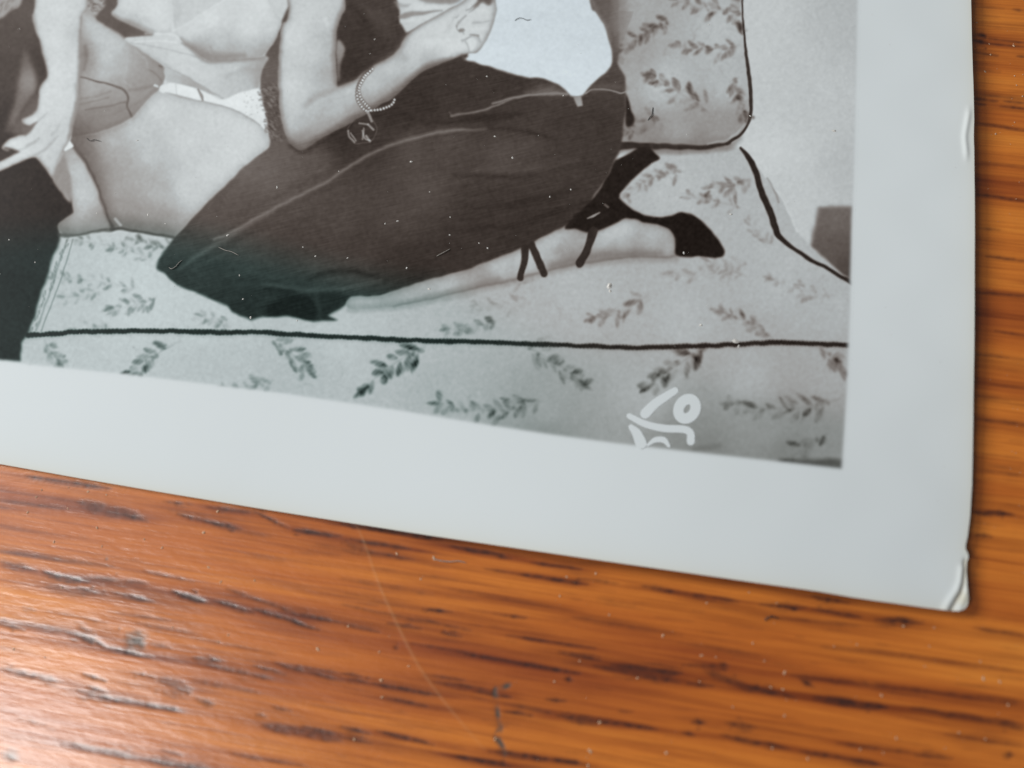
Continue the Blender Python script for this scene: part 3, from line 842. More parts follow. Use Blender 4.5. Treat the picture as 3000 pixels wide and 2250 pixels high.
for pts, wd, tn, sf, al in [
    (A(655, 625, 800, 665, 930, 695, 1000, 730, 1035, 780, 1028, 850, 1050, 910, 1065, 945), [5, 6, 6, 6, 7, 6, 7, 8], 92, 2, .9), (A(640, 800, 770, 780, 900, 740), 5, 112, 4, .5), (A(650, 845, 800, 810, 880, 790), 4, 105, 3, .5), (A(700, 885, 850, 865, 1020, 825), 6, 98, 3, .7), (A(820, 950, 1000, 890, 1180, 790, 1260, 720), 6, 118, 5, .5),
    (A(1050, 730, 1150, 720, 1250, 690), 8, 112, 5, .5), (A(1200, 560, 1260, 600, 1300, 650), 5, 102, 3, .6), (A(1090, 400, 1180, 480, 1200, 560), 4, 180, 4, .4), (A(620, 930, 800, 900, 1000, 870), 10, 118, 7, .4), (A(690, 370, 700, 450, 680, 560), [8, 12, 4], 92, 6, .6), (A(1060, 700, 1000, 640, 1030, 540, 1030, 430), 4, 176, 4, .4),
    (A(700, 1060, 900, 1010, 1060, 950), 8, 112, 5, .5)]:
    pc.stroke(pts, wd, tn, sf, al, clip=hm)
pc.stroke(A(1255, 690, 1275, 700), 7, 215, 2, .8)
pc.stroke(A(1290, 535, 1310, 545), 7, 95, 2, .7)

# thigh in front
thigh = A(1295, 738, 1450, 770, 1620, 815, 1900, 880, 2100, 1010, 2160, 1080, 2178, 1190, 2000, 1322, 1850, 1480, 1650, 1659) + D(1700, 232, 1420, 532, 1400, 545, 1200, 512, 1000, 482, 895, 485, 880, 430, 830, 250, 720, 0) + A(780, 1500, 700, 1330, 640, 1230, 590, 1185, 580, 1120, 700, 1092, 900, 1040, 1070, 950, 1180, 830)
thm = pc.paint(thigh, tA(1300, 900, 192, 1700, 950, 194, 2000, 1050, 197, 2100, 1130, 192, 1500, 1150, 192, 1100, 1050, 184, 900, 1150, 176, 1000, 1350, 158, 900, 1250, 160, 1200, 1450, 165, 1700, 1400, 196, 1900, 1250, 196, 800, 1400, 122, 740, 1250, 108, 660, 1130, 100, 1300, 1600, 172, 1200, 1250, 184, 1500, 1600, 190) +
         tD(850, 100, 138, 950, 150, 160, 950, 300, 146, 1050, 250, 152, 1100, 430, 118, 950, 420, 108, 1300, 460, 118, 1500, 130, 194, 1650, 150, 186, 1350, 350, 140, 1250, 200, 168, 1400, 260, 172), 2.5, rim=(.1, 14))
shade(thm, [(D(900, 440, 1050, 455, 1250, 482, 1400, 510), [36, 40, 34, 20], 100, 20, .8), (A(600, 1150, 700, 1290, 790, 1450, 860, 1630) + D(860, 260, 915, 420), [36, 40, 34, 30, 30, 30], 98, 18, .75), (A(1000, 1330, 1150, 1420, 1350, 1500), 24, 158, 18, .5), (D(950, 250, 1100, 300, 1250, 300), 40, 142, 26, .5)])
# other leg
leg = A(505, 1215, 600, 1190, 640, 1235, 700, 1335, 780, 1500, 838, 1659) + D(830, 250, 888, 430, 880, 470, 700, 505, 560, 515, 490, 500, 478, 430, 590, 345, 602, 325, 570, 200, 500, 130) + A(430, 1440, 505, 1260)
pc.paint(leg, tA(600, 1400, 186, 560, 1260, 165, 650, 1590, 192, 680, 1400, 178, 520, 1330, 150) + tD(700, 200, 184, 760, 150, 176, 650, 350, 180, 600, 420, 165, 800, 430, 142, 850, 380, 130, 550, 480, 98, 700, 480, 120, 560, 120, 160), 2.5, rim=(.12, 10))
pc.paint(A(510, 1260, 550, 1350, 575, 1450, 575, 1640, 540, 1600, 430, 1440), 132, 4, alpha=.9)
pc.stroke(A(590, 1185, 650, 1250, 705, 1340, 785, 1500, 840, 1655) + D(832, 255, 885, 400, 905, 450), [10, 10, 9, 8, 8, 8, 12], 58, 5, .85)
pc.stroke(D(480, 522, 560, 522, 640, 520, 780, 494, 890, 478, 1000, 476, 1200, 506, 1410, 543), [12, 10, 8, 7, 12, 8, 7, 7], 55, 3.5, .85)
pc.stroke(D(940, 395, 975, 440), 9, 190, 3, .8)
pc.paint(A(548, 1140, 592, 1180, 560, 1205, 520, 1225, 515, 1195), 208, 2)

# satin top
under = A(905, -20, 1250, 250, 1240, 300, 1020, 315, 780, 150, 800, 90, 860, 50, 900, -60)
pc.paint(under, tA(850, 120, 90, 1000, 220, 82, 1150, 270, 92, 950, 100, 84), 3, smooth=False)
slip = A(1010, 312, 1230, 290, 1380, 285, 1450, 320, 1640, 462, 1720, 480, 2145, 455, 2140, 520, 2110, 600, 2090, 722, 1950, 752, 1800, 802, 1700, 742, 1500, 622, 1330, 532, 1150, 412)
slm = pc.paint(slip, tA(1300, 370, 192, 1450, 430, 194, 1500, 520, 190, 1900, 540, 186, 1700, 640, 190, 2080, 560, 158, 2050, 640, 172, 1200, 370, 186, 1250, 450, 180, 1950, 700, 180, 1850, 620, 176, 1800, 760, 186), 2.5)
pc.stroke(A(1060, 345, 1300, 390, 1590, 460), 4, 160, 3, .6)
pc.stroke(A(1090, 340, 1300, 330, 1420, 345), 5, 206, 3, .6)
pc.stroke(A(1800, 790, 1700, 740, 1500, 622, 1340, 545), 4, 140, 3, .5)
pc.paint(A(1342, 560, 1500, 612, 1760, 775, 1600, 722, 1425, 682, 1345, 650), tA(1400, 620, 176, 1550, 680, 160), 2.5)
bra = A(985, -400, 960, 0, 905, 100, 940, 140, 1080, 215, 1230, 268, 1390, 262, 1450, 312, 1520, 375, 1640, 462, 1720, 487, 1900, 478, 2110, 462) + B(200, 440, 280, 350, 320, 260, 345, 180, 290, 95, 245, 0, 230, -500)
brm = pc.paint(bra, tA(1050, 60, 200, 1250, 100, 203, 960, 120, 178, 1060, 175, 170, 1170, 240, 172, 1300, 200, 198, 1450, 120, 190, 1460, 220, 190, 1600, 60, 196, 1700, 150, 205, 1550, 250, 202, 1600, 400, 146, 1720, 445, 142, 1850, 440, 160, 1780, 360, 190, 2000, 250, 201, 2100, 420, 160, 1950, 430, 166, 1200, -200, 198, 1900, -200, 200) + tB(100, 200, 200, 250, 240, 192, 230, 380, 170, 200, 60, 203), 2, rim=(.06, 8))
pc.paint(A(1380, -300, 1395, 100, 1400, 240, 1800, 5, 1900, -300), tA(1430, 100, 180, 1600, 60, 188, 1430, 200, 186), 3, alpha=.8)
for pts, wd, tn, sf, al in [(A(1385, -100, 1392, 100, 1405, 260), 7, 208, 4, .5), (A(1405, 255, 1600, 140, 1820, 0), 6, 210, 4, .45), (A(1180, 270, 1300, 275, 1400, 285, 1480, 330), 6, 208, 3, .6), (A(1100, 140, 1160, 200, 1230, 250), 6, 182, 5, .5),
                            (A(1030, 310, 1150, 295, 1250, 285), 4, 196, 2, .5), (A(1500, 360, 1600, 430, 1720, 486, 1900, 480), 5, 120, 4, .6), (A(1900, 480, 2100, 462), 5, 150, 4, .5), (A(930, 130, 1080, 210, 1230, 265), 6, 138, 5, .5)]:
    pc.stroke(pts, wd, tn, sf, al)
shade(slm * (1 - brm), [(A(1480, 350, 1640, 475, 1760, 498, 2130, 470), [6, 12, 12, 8], 132, 6, .8), (A(2125, 480, 2090, 600, 2080, 710), [14, 20, 12], 146, 9, .7), (A(1850, 610, 2000, 565, 2120, 555), [4, 16, 14], 160, 9, .7), (A(1130, 395, 1330, 520, 1600, 690), 8, 158, 6, .5), (A(1500, 560, 1700, 600, 1900, 560), 16, 198, 10, .4)])
shade(brm, [(A(1470, 320, 1560, 400, 1680, 450, 1820, 455, 1980, 448), [8, 22, 26, 18, 8], 132, 9, .85), (A(920, 125, 1060, 190, 1230, 252), [6, 18, 8], 142, 7, .8), (B(335, 190, 300, 300, 230, 395, 120, 450), [6, 12, 14, 12], 158, 7, .65), (A(1100, 120, 1150, 200, 1230, 255), [2, 10, 6], 172, 5, .6), (A(1400, 20, 1420, 120, 1420, 215), [16, 20, 6], 176, 8, .6)])
for i in range(10):
    x, y = A(1700 + random.uniform(-40, 90), 400 + random.uniform(-30, 25))[0]
    pc.leaf(x, y, random.uniform(0, .9), 14, 4, random.choice([130, 180, 150]), .35)
pc.paint(A(1295, 700, 1350, 680, 1430, 678, 1600, 722, 1700, 765, 1800, 802, 1950, 752, 2090, 720, 2112, 780, 2130, 860, 2160, 1060, 2100, 1008, 1900, 882, 1620, 812, 1450, 768, 1310, 752), tA(1500, 720, 212, 1900, 800, 214, 2080, 800, 212, 2100, 950, 205, 1350, 710, 205, 1750, 810, 210), 2)
pc.stroke(A(1605, 725, 1630, 770, 1640, 812), [5, 9, 6], 110, 2, .8)
pc.stroke(A(1425, 685, 1425, 765), 3, 170, 2, .6)
pc.stroke(A(1340, 752, 1620, 818, 1900, 888, 2100, 1015), 4, 140, 3, .5)
for i in range(26):
    x, y = A(1960 + random.uniform(0, 1) * 150, 740 + random.uniform(0, 1) * 240)[0]
    pc.leaf(x, y, .9, 9, 5, 165, .6)
for i in range(26):
    t = i / 25
    x, y = A(2100 + 55 * t + random.uniform(-8, 8), 735 + 330 * t)[0]
    pc.leaf(x, y, .4, 14, 7, random.choice([95, 212]), .6)

# left arm and hand
arm = A(300, -700, 700, -700, 715, 0, 670, 120, 655, 300, 655, 450, 650, 620, 640, 780, 620, 900, 590, 1020, 560, 1140, 520, 1210, 470, 1320, 430, 1445, 360, 1360, 290, 1268, 180, 1310, 60, 1360, -200, 1460, -240, 1400, -60, 1330, 60, 1270, 110, 1225, 30, 1215, 15, 1185, 60, 1135, 150, 1095, 200, 1085, 250, 1040, 225, 1020, 185, 1000, 180, 965, 230, 940, 290, 890, 310, 800, 320, 720, 350, 660, 385, 610, 360, 500, 320, 350, 280, 220, 262, 130, 285, 0)
alm = pc.paint(arm, tA(450, 100, 196, 350, 150, 186, 600, 150, 188, 640, 250, 172, 450, 350, 197, 360, 420, 182, 600, 400, 186, 450, 600, 198, 430, 760, 196, 590, 700, 188, 560, 850, 190, 380, 880, 194, 480, 950, 192, 550, 1000, 182, 330, 960, 188, 240, 975, 198, 200, 1000, 190, 420, 1030, 180, 150, 1150, 198, 60, 1180, 196, 330, 1100, 184, 250, 1180, 192, 100, 1310, 194, -50, 1370, 188, 400, 1180, 186, 450, 1250, 182, 380, 1330, 186, 430, 1400, 172, 300, -300, 190, 600, -300, 190), 2.2, rim=(.22, 7))
L1, L2 = _tile(0, 220, 280 / 2212), _tile(0, 380, 280 / 2212)
pc.paint(L1(880, 1070, 720, 1160, 620, 1190, 500, 1200, 540, 1340, 590, 1390, 700, 1310, 790, 1190), 98, 3)
pc.paint(L2(110, 405, 260, 455, 470, 500, 280, 590, 0, 730, -300, 830, -300, 600, 40, 500), 58, 3)
pc.paint(L2(70, 440, 130, 430, 220, 480, 150, 500), 150, 3, alpha=.8)
for pts, wd, tn, sf, al in [(L1(900, 1050, 1000, 960, 1080, 880), [7, 6, 3], 160, 4, .6), (L1(1400, 1130, 1280, 1290, 1200, 1390), [4, 7, 6], 165, 4, .6), (L1(900, 1480, 780, 1560, 600, 1630), [7, 9, 7], 158, 4, .6), (L2(1330, 170, 1200, 290, 1050, 440, 900, 540, 780, 580), [5, 9, 9, 9, 4], 156, 4, .6),
                            (L2(900, 200, 700, 350, 450, 470), [6, 8, 6], 165, 4, .5), (L1(1750, 200, 1780, 600, 1700, 1000, 1600, 1400), 9, 158, 6, .5), (L1(1250, 700, 1150, 800, 1100, 900), 8, 184, 6, .4), (L2(1400, 560, 1300, 800, 1230, 1020), 5, 165, 4, .5), (A(380, 640, 420, 700, 430, 800), 6, 186, 6, .4)]:
    pc.stroke(pts, wd, tn, sf, al)

shade(alm, [(A(668, 150, 658, 400, 645, 700, 610, 930, 562, 1110), [12, 12, 14, 14, 10], 128, 7, .7), (A(275, 120, 300, 300, 345, 480, 375, 590), 8, 150, 5, .5)])

# white blouse, jacket edge
blouse = C(750, -1300, 900, -600, 910, 0, 960, 100, 1030, 212, 1060, 330, 1088, 430, 1076, 540, 1010, 612, 900, 712, 842, 772, 765, 782, 700, 722, 600, 662, 490, 627, 385, 629, 200, 572, 0, 512) + B(1826, 482, 1850, 430, 1700, 200, 1800, -100, 2000, -900)
blm = pc.paint(blouse, tC(200, 200, 205, 600, 100, 205, 900, 300, 204, 500, 500, 208, 800, 650, 210, 100, 450, 208, 700, 0, 204), 2.5)
pc.stroke(C(180, 170, 500, 130, 800, 150), 26, 198, 16, .5, clip=blm)
pc.stroke(C(100, 330, 500, 300, 900, 330), 30, 200, 16, .4, clip=blm)
pc.stroke(C(300, 165, 335, 150, 370, 150, 400, 165, 432, 160), 2, 150, 1.2, .7)
pc.paint(C(775, 782, 833, 778, 846, 858, 806, 862), tC(800, 800, 120, 825, 830, 190), 1.5, smooth=False)
pc.stroke(C(872, 755, 930, 730, 1050, 728, 1110, 742, 1160, 755, 1205, 740), 4, 168, 2, .85)
pc.stroke(C(930, 720, 1050, 705, 1180, 715), 18, 98, 8, .5)
pc.paint(C(1200, 760, 1240, 880, 1272, 978, 1218, 1030, 1196, 960), 44, 2.5)
pc.stroke(C(925, 0, 975, 100, 1045, 212, 1075, 330), 8, 130, 6, .5)

# raised right arm, hand, cuff, bracelet
pc.paint(B(1260, -200, 1275, 0, 1300, 85, 1303, 180, 1365, 268, 1620, 140, 1830, 10, 1900, -200), tB(1350, 40, 200, 1500, 70, 198, 1400, 170, 196, 1330, 150, 170, 1450, -80, 196), 2.5, smooth=False)
_N = _tile(1140, 0, 340 / 2212)
pc.paint(_N(560, -40, 1350, -40, 1230, 60, 1050, 85, 850, 75, 680, 30), 138, 4)
for pts, wd, tn, sf, al in [(_N(110, 50, 200, 100, 320, 110, 400, 80), [6, 14, 12, 4], 148, 5, .7), (_N(210, 320, 300, 300, 450, 255, 700, 235, 1000, 195), [10, 16, 14, 9, 3], 122, 4, .8), (_N(420, 130, 700, 130, 1100, 120), 10, 208, 5, .5), (_N(250, 400, 400, 390, 550, 380), 10, 210, 5, .5)]:
    pc.stroke(pts, wd, tn, sf, al)
arm2 = B(300, -900, 700, -1000, 800, -600, 858, 0, 832, 130, 800, 230, 790, 350, 785, 480, 792, 600, 800, 700, 840, 685, 950, 640, 1050, 560, 1200, 472, 1290, 392, 1365, 282, 1450, 215, 1600, 125, 1780, 30, 1900, -60, 2050, -60, 2082, 60, 2065, 180, 2030, 280, 1990, 350, 1930, 425, 1850, 436, 1700, 490, 1560, 540, 1400, 650, 1250, 790, 1150, 850, 1000, 940, 880, 1010, 700, 1100, 580, 1172, 500, 1212, 420, 1165, 380, 1080, 342, 950, 320, 750, 318, 550, 330, 350, 350, 195, 400, 60)
pc.stroke(B(780, 720, 950, 650, 1060, 560, 1200, 470, 1300, 380, 1370, 280), 12, 100, 8, .6)
pc.stroke(B(420, 1175, 500, 1225, 600, 1190, 750, 1110, 900, 1020), 10, 40, 8, .7)
am = pc.paint(arm2, tB(600, 100, 192, 450, 300, 198, 700, 180, 186, 720, 300, 172, 600, 450, 194, 450, 700, 198, 740, 600, 158, 700, 500, 172, 480, 850, 194, 600, 790, 180, 420, 1000, 188, 520, 1000, 180, 600, 1100, 142, 500, 1150, 120, 800, 900, 188, 800, 1000, 150, 900, 750, 190, 1100, 700, 192, 1250, 550, 193, 1310, 470, 172, 1400, 450, 194, 1500, 350, 200, 1700, 420, 202, 1500, 200, 197, 920, 980, 122, 1330, 690, 150, 1180, 810, 132, 1050, 880, 140, 1550, 520, 160, 1700, 250, 200, 1950, 100, 198, 1950, 230, 192, 1880, 350, 206, 2020, 150, 196, 700, -300, 190), 2.2, rim=(.3, 9))
shade(am, [(B(415, 1150, 500, 1195, 620, 1145, 800, 1045, 980, 935, 1130, 848, 1260, 765, 1420, 622, 1580, 520, 1720, 480), [14, 26, 28, 24, 22, 20, 20, 18, 14, 6], 96, 9, .85), (B(855, 30, 805, 240, 780, 470, 790, 660), [12, 18, 20, 10], 132, 9, .75), (B(540, 850, 620, 780, 780, 725), [10, 18, 10], 150, 9, .7), (B(345, 220, 325, 560, 345, 900, 390, 1090), [6, 8, 10, 12], 146, 6, .6), (B(1200, 490, 1300, 410, 1370, 310), 10, 160, 6, .5)])
N = _tile(1140, 0, 340 / 2212)
pc.paint(N(1600, 120, 1680, 40, 1700, -60, 1960, -60, 1960, 60, 1900, 100, 1800, 40, 1740, 60, 1680, 130), 92, 3.5)
pc.paint(N(1440, 790, 1480, 740, 1545, 705, 1630, 720, 1690, 800, 1680, 880, 1600, 970, 1520, 985, 1490, 900), 204, 3, rim=(.12, 4))
for pts, wd, tn, sf, al in [
    (N(1700, 90, 1620, 180, 1540, 225), [7, 6, 3], 118, 3.5, .7), (N(1480, 190, 1560, 160, 1600, 120), [4, 7, 5], 130, 3, .6), (N(1470, 300, 1370, 390, 1300, 470, 1275, 510), [4, 6, 5, 4], 132, 4, .7), (N(1240, 340, 1290, 330, 1330, 290), [3, 5, 3], 150, 3, .6),
    (N(1275, 500, 1285, 560, 1340, 590), [3, 4, 6], 140, 2.5, .7), (N(1360, 580, 1400, 575), 11, 100, 4.5, .75), (N(1400, 610, 1430, 650), 4, 130, 3, .5), (N(1600, 442, 1680, 432, 1760, 430, 1880, 418), [7, 6, 5, 3], 150, 4.5, .7), (N(1555, 665, 1620, 672, 1690, 680), [5, 8, 5], 118, 4, .75),
    (N(1680, 690, 1700, 740, 1730, 800), [7, 8, 5], 142, 4, .6), (N(1550, 705, 1470, 745, 1400, 770), [4, 6, 7], 146, 3.5, .65), (N(1460, 800, 1490, 880, 1520, 980), [4, 3, 3], 158, 3, .6), (N(1990, 80, 2000, 280, 1930, 480, 1840, 720, 1700, 920), 5, 172, 4, .6), (N(1450, 170, 1250, 320, 1150, 480, 1080, 610), [4, 8, 12, 10], 178, 7, .6),
    (N(1400, 1060, 1430, 1140), 8, 90, 3.5, .6), (N(200, 1000, 280, 1100), 22, 160, 8, .5), (N(1540, 240, 1700, 200, 1900, 230), 8, 204, 5, .5), (N(1500, 560, 1700, 540, 1880, 530), 9, 208, 5, .6), (N(1400, 420, 1480, 340, 1560, 280), 7, 204, 4, .5), (N(700, 800, 1000, 790, 1350, 860), 22, 208, 10, .5),
    (B(520, 860, 600, 790, 700, 745, 800, 715), [8, 10, 8, 10], 160, 9, .5), (B(700, 160, 720, 200), 12, 206, 5, .5), (B(500, 950, 560, 970), 14, 168, 9, .4)]:
    pc.stroke(pts, wd, tn, sf, al)
pc.paint(B(800, 325, 852, 380, 850, 440, 825, 520, 815, 640, 800, 650, 792, 480), tB(820, 400, 158, 810, 550, 110), 3, alpha=.85)
# bracelet beads
bd = catmull(np.array(B(1080, 560, 1030, 600, 985, 660, 955, 740, 955, 800, 985, 850, 1040, 895, 1100, 890, 1170, 880, 1240, 840, 1262, 790)), False)
bd2 = catmull(np.array(B(1060, 575, 1000, 650, 970, 720, 975, 780, 1010, 830, 1050, 870, 1070, 900)), False)
for cv in (bd, bd2):
    s = np.concatenate([[0], np.cumsum(np.linalg.norm(np.diff(cv, axis=0), axis=1))])
    for k, u in enumerate(np.arange(0, s[-1], 8.6)):
        x, y = np.interp(u, s, cv[:, 0]), np.interp(u, s, cv[:, 1])
        pc.stroke([(x - 1, y - 1), (x + 1, y + 1)], 10, 75, 2, .75)
        pc.stroke([(x + .6, y + .4), (x + 1.4, y + 1)], 5.5, 222, 1.6, .95)
for pts, wd in [(B(1040, 900, 1060, 940, 1080, 985), 7), (B(980, 1000, 1050, 1010), 4), (B(1050, 1010, 1090, 1050), 5), (B(885, 1060, 900, 1110, 935, 1145), 5), (B(910, 1080, 950, 1135), 4), (B(1000, 1060, 1020, 1120, 1065, 1140), 4), (B(1030, 1100, 1060, 1145), 6), (B(1010, 1040, 1005, 1130), 3)]:
    pc.stroke(pts, wd, 190, 1.8, .75)
pc.stroke(B(1090, 980, 1115, 1040, 1100, 1110, 1060, 1150, 1000, 1158, 930, 1150, 890, 1100, 880, 1040, 920, 985), 3, 105, 2, .6)

# foot, shoe and straps
foot = F(-30, 1055, 340, 920, 450, 860, 700, 732, 800, 752, 900, 780, 970, 764, 1210, 662, 1350, 698, 1500, 730, 1572, 785, 1608, 965, 1300, 978, 1000, 1016, 600, 1082, 350, 1148, 100, 1202, -30, 1235) + E(1900, 962, 1600, 1030, 1300, 1088, 1050, 1112, 890, 1110, 905, 1035, 1150, 1010, 1500, 900, 1900, 790)
pc.stroke(E(900, 1125, 1300, 1100, 1600, 1045, 1900, 980) + F(0, 1240, 350, 1155, 600, 1090, 1000, 1022, 1600, 985), 16, 120, 9, .45)
ftm = pc.paint(foot, tF(600, 850, 188, 500, 900, 180, 800, 900, 162, 680, 950, 166, 1150, 780, 198, 1050, 800, 190, 1400, 830, 180, 1200, 850, 172, 1100, 920, 146, 1280, 930, 136, 1450, 900, 160, 600, 1020, 165, 760, 980, 132, 200, 1050, 184, 420, 980, 186, 250, 1130, 160, 100, 1180, 140) +
         tE(1700, 930, 176, 1500, 980, 166, 1200, 1060, 158, 1000, 1080, 172, 2100, 800, 188, 1900, 900, 160, 2000, 930, 130), 2.5, rim=(.16, 10))
shade(ftm, [(F(600, 1050, 800, 995, 1000, 968, 1250, 955, 1480, 945), [20, 28, 28, 26, 12], 112, 12, .8), (F(660, 930, 760, 960, 860, 920), 20, 140, 12, .6), (E(1300, 1080, 1700, 985, 2100, 890), [8, 16, 18], 128, 8, .7), (E(920, 1095, 1100, 1085, 1250, 1080), 10, 150, 6, .5)])
pc.stroke(E(1250, 1095, 1500, 1050, 1700, 1005, 2000, 930) + F(0, 1222, 350, 1142, 600, 1074, 800, 1034, 1100, 992, 1600, 970), [3, 6, 6, 7, 7, 6, 5, 6, 6, 5], 105, 4, .65)
shoe = F(1112, 192, 1200, 145, 1290, 96, 1360, 82, 1402, 92, 1442, 132, 1476, 180, 1400, 228, 1330, 280, 1250, 350, 1165, 445, 1150, 480, 1162, 515, 1210, 555, 1320, 622, 1420, 650, 1550, 642, 1640, 615, 1735, 630, 1830, 700, 1920, 800, 1985, 895, 1992, 945, 1958, 980, 1800, 976, 1612, 966, 1602, 870, 1572, 782, 1500, 728, 1350, 696, 1212, 660, 1100, 708, 970, 764, 900, 778, 800, 750, 700, 730, 940, 490, 1050, 330)
pc.paint(shoe, tF(1300, 150, 38, 1100, 400, 36, 900, 700, 36, 1300, 650, 30, 1750, 800, 30, 1900, 900, 32), 2.2)
pc.stroke(F(1150, 500, 1200, 545, 1320, 615, 1420, 640, 1550, 630, 1640, 600), 5, 175, 4, .5)
pc.paint(F(1122, 188, 1150, 130, 1290, 96), tF(1140, 160, 195, 1250, 110, 150), 2.5, smooth=False)
pc.stroke(F(885, 662, 935, 640, 985, 612), [3, 7, 3], 165, 2, .9)
pc.stroke(F(1030, 550, 1050, 572), 6, 120, 2, .8)
for pts, wd in [(F(385, 900, 378, 1000, 345, 1145), [22, 21, 20]), (F(435, 875, 480, 980, 532, 1105), [22, 22, 22]), (F(935, 765, 895, 900, 825, 1030), [25, 22, 25])]:
    pc.stroke(pts, wd, 48, 2, 1)

# corded welt along the front of the seat
wl = D(225, 1332, 400, 1322, 600, 1306, 900, 1299, 1200, 1297, 1500, 1303, 1800, 1309) + E(200, 1312, 400, 1326, 800, 1347, 1200, 1366, 1600, 1381, 2000, 1391) + H(-100, 458, 100, 464, 300, 465, 700, 451, 1000, 441, 1250, 424, 1500, 430, 1720, 438, 1900, 447)
W_ = catmull(np.array(wl), False)
pc.stroke(W_ + [0, 9], 9, 150, 6, .5, smooth=False)
pc.stroke(W_, 13.5, 36, 2.6, .97, smooth=False)
s = np.concatenate([[0], np.cumsum(np.linalg.norm(np.diff(W_, axis=0), axis=1))])
for u in np.arange(0, s[-1], 11):
    x, y = np.interp(u, s, W_[:, 0]), np.interp(u, s, W_[:, 1])
    pc.stroke([(x - 3, y - 5), (x + 3, y + 5)], 6, 38, 2, .8)
# dark strip at the lower right corner of the picture
pc.stroke(H(1340, 1385, 1500, 1400, 1700, 1405, 1860, 1420), [10, 22, 30, 34], 62, 8, .85)
pc.stroke(H(650, 1290, 850, 1260), 14, 90, 6, .4)

# grain and fine weave
gr = rng.standard_normal(pc.a.shape)
soft_gr = pc.blur(gr, 3.2)
soft_gr /= soft_gr.std()
big = pc.blur(rng.standard_normal(pc.a.shape), 22)
big /= big.std()
amp = np.where(pc.a > 120, 1.5, 1.7)
pc.a = pc.a + amp * soft_gr + .45 * gr + .4 * big

# slight irregularity of every drawn edge
wx = pc.blur(rng.standard_normal(pc.a.shape), 9)
wy = pc.blur(rng.standard_normal(pc.a.shape), 9)
wx, wy = wx / wx.std() * .9, wy / wy.std() * .9
pc.a = bilin(pc, pc.a, np.stack([pc.X + wx, pc.Y + wy], -1))
# woven thread streaks on the skirt
th = rng.standard_normal(pc.a.shape)
for k in (1, 2, 4, 8):
    th = .5 * th + .25 * (np.roll(np.roll(th, k, 1), -int(k * .3), 0) + np.roll(np.roll(th, -k, 1), int(k * .3), 0))
th = th / th.std()
pc.a = pc.a + 1.8 * th * pc.blur(skm, 3) * (pc.a < 130)

# the print's own contrast: crisp highlights, deeper half-tones
pc.a = np.where(pc.a > 110, pc.a + 4.5 * np.tanh((pc.a - 175) / 18) * np.clip((pc.a - 110) / 40, 0, 1), pc.a)

# tint by position: brown blacks above, blue-green blacks lower down, cool whites
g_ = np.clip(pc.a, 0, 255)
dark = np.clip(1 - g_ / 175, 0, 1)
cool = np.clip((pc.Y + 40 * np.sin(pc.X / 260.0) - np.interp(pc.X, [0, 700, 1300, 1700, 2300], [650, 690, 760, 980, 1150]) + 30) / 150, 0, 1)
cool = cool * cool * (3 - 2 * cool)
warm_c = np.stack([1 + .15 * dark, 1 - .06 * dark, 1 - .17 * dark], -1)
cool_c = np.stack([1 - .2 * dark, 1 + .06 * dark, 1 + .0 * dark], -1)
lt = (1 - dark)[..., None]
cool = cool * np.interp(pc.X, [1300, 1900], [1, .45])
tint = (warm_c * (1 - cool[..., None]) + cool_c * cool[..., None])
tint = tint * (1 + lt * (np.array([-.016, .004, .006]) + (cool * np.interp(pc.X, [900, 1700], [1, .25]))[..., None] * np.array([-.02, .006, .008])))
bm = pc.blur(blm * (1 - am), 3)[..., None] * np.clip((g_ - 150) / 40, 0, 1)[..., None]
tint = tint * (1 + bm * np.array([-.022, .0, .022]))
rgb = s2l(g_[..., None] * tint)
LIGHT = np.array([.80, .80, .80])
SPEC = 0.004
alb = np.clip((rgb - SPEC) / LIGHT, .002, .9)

# frame of the picture, then its soft edge against the white border
inner = [(-640, -550), (2524, -550), (2512, 0), (2508, 200), (2503, 420), (2497, 620), (2490, 900), (2480, 1150), (2466, 1374), (2250, 1349), (2035, 1325), (1800, 1298), (1600, 1271), (1424, 1244), (1150, 1199), (813, 1150), (400, 1100), (180, 1077), (0, 1057), (-640, 985)]
pm = pc.blur(pc.mask(inner, False), 4.0)
alb = alb * pm[..., None] + PAPER_WHITE * (1 - pm[..., None])

STEP = .00005
cc = unproject([(-660, -580), (2560, -580), (-660, 1420), (2560, 1420)], PAPER_Z)
v0 = unproject([(-40, -40), (2560, -40), (2560, 1420)], PAPER_Z)
fx = np.arange(v0[0, 0], cc[:, 0].max(), STEP)
fy = np.arange(cc[:, 1].min(), v0[:, 1].max(), STEP)
gx = np.concatenate([np.arange(PL + .004, fx[0] - 1e-5, .0002), fx])
gy = np.concatenate([fy, np.arange(fy[-1] + 1e-4, PT - .004, .0002)])
GX, GY = np.meshgrid(gx, gy)
GZ = lift(GX, GY) + 0.000012 * np.sin(GX * 900 + 1.3 * np.sin(GY * 700)) * np.exp(GX / .012)
GZ = GZ + 1.5e-6 + 7e-6 * bilin(pc, pm, project(np.stack([GX, GY, GZ], -1)))
GP = np.stack([GX, GY, GZ], -1)
gpx = project(GP)
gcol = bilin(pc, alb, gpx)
gin = bilin(pc, pm, gpx) > .006
keep = gin[:-1, :-1] | gin[1:, 1:] | gin[1:, :-1] | gin[:-1, 1:]


def picture_material():
    m, nt, bs = new_mat("printed_emulsion")
    at = node(nt, 'ShaderNodeAttribute', attribute_name='tone')
    nt.links.new(at.outputs['Color'], bs.inputs['Base Color'])
    gloss(bs)
    return m


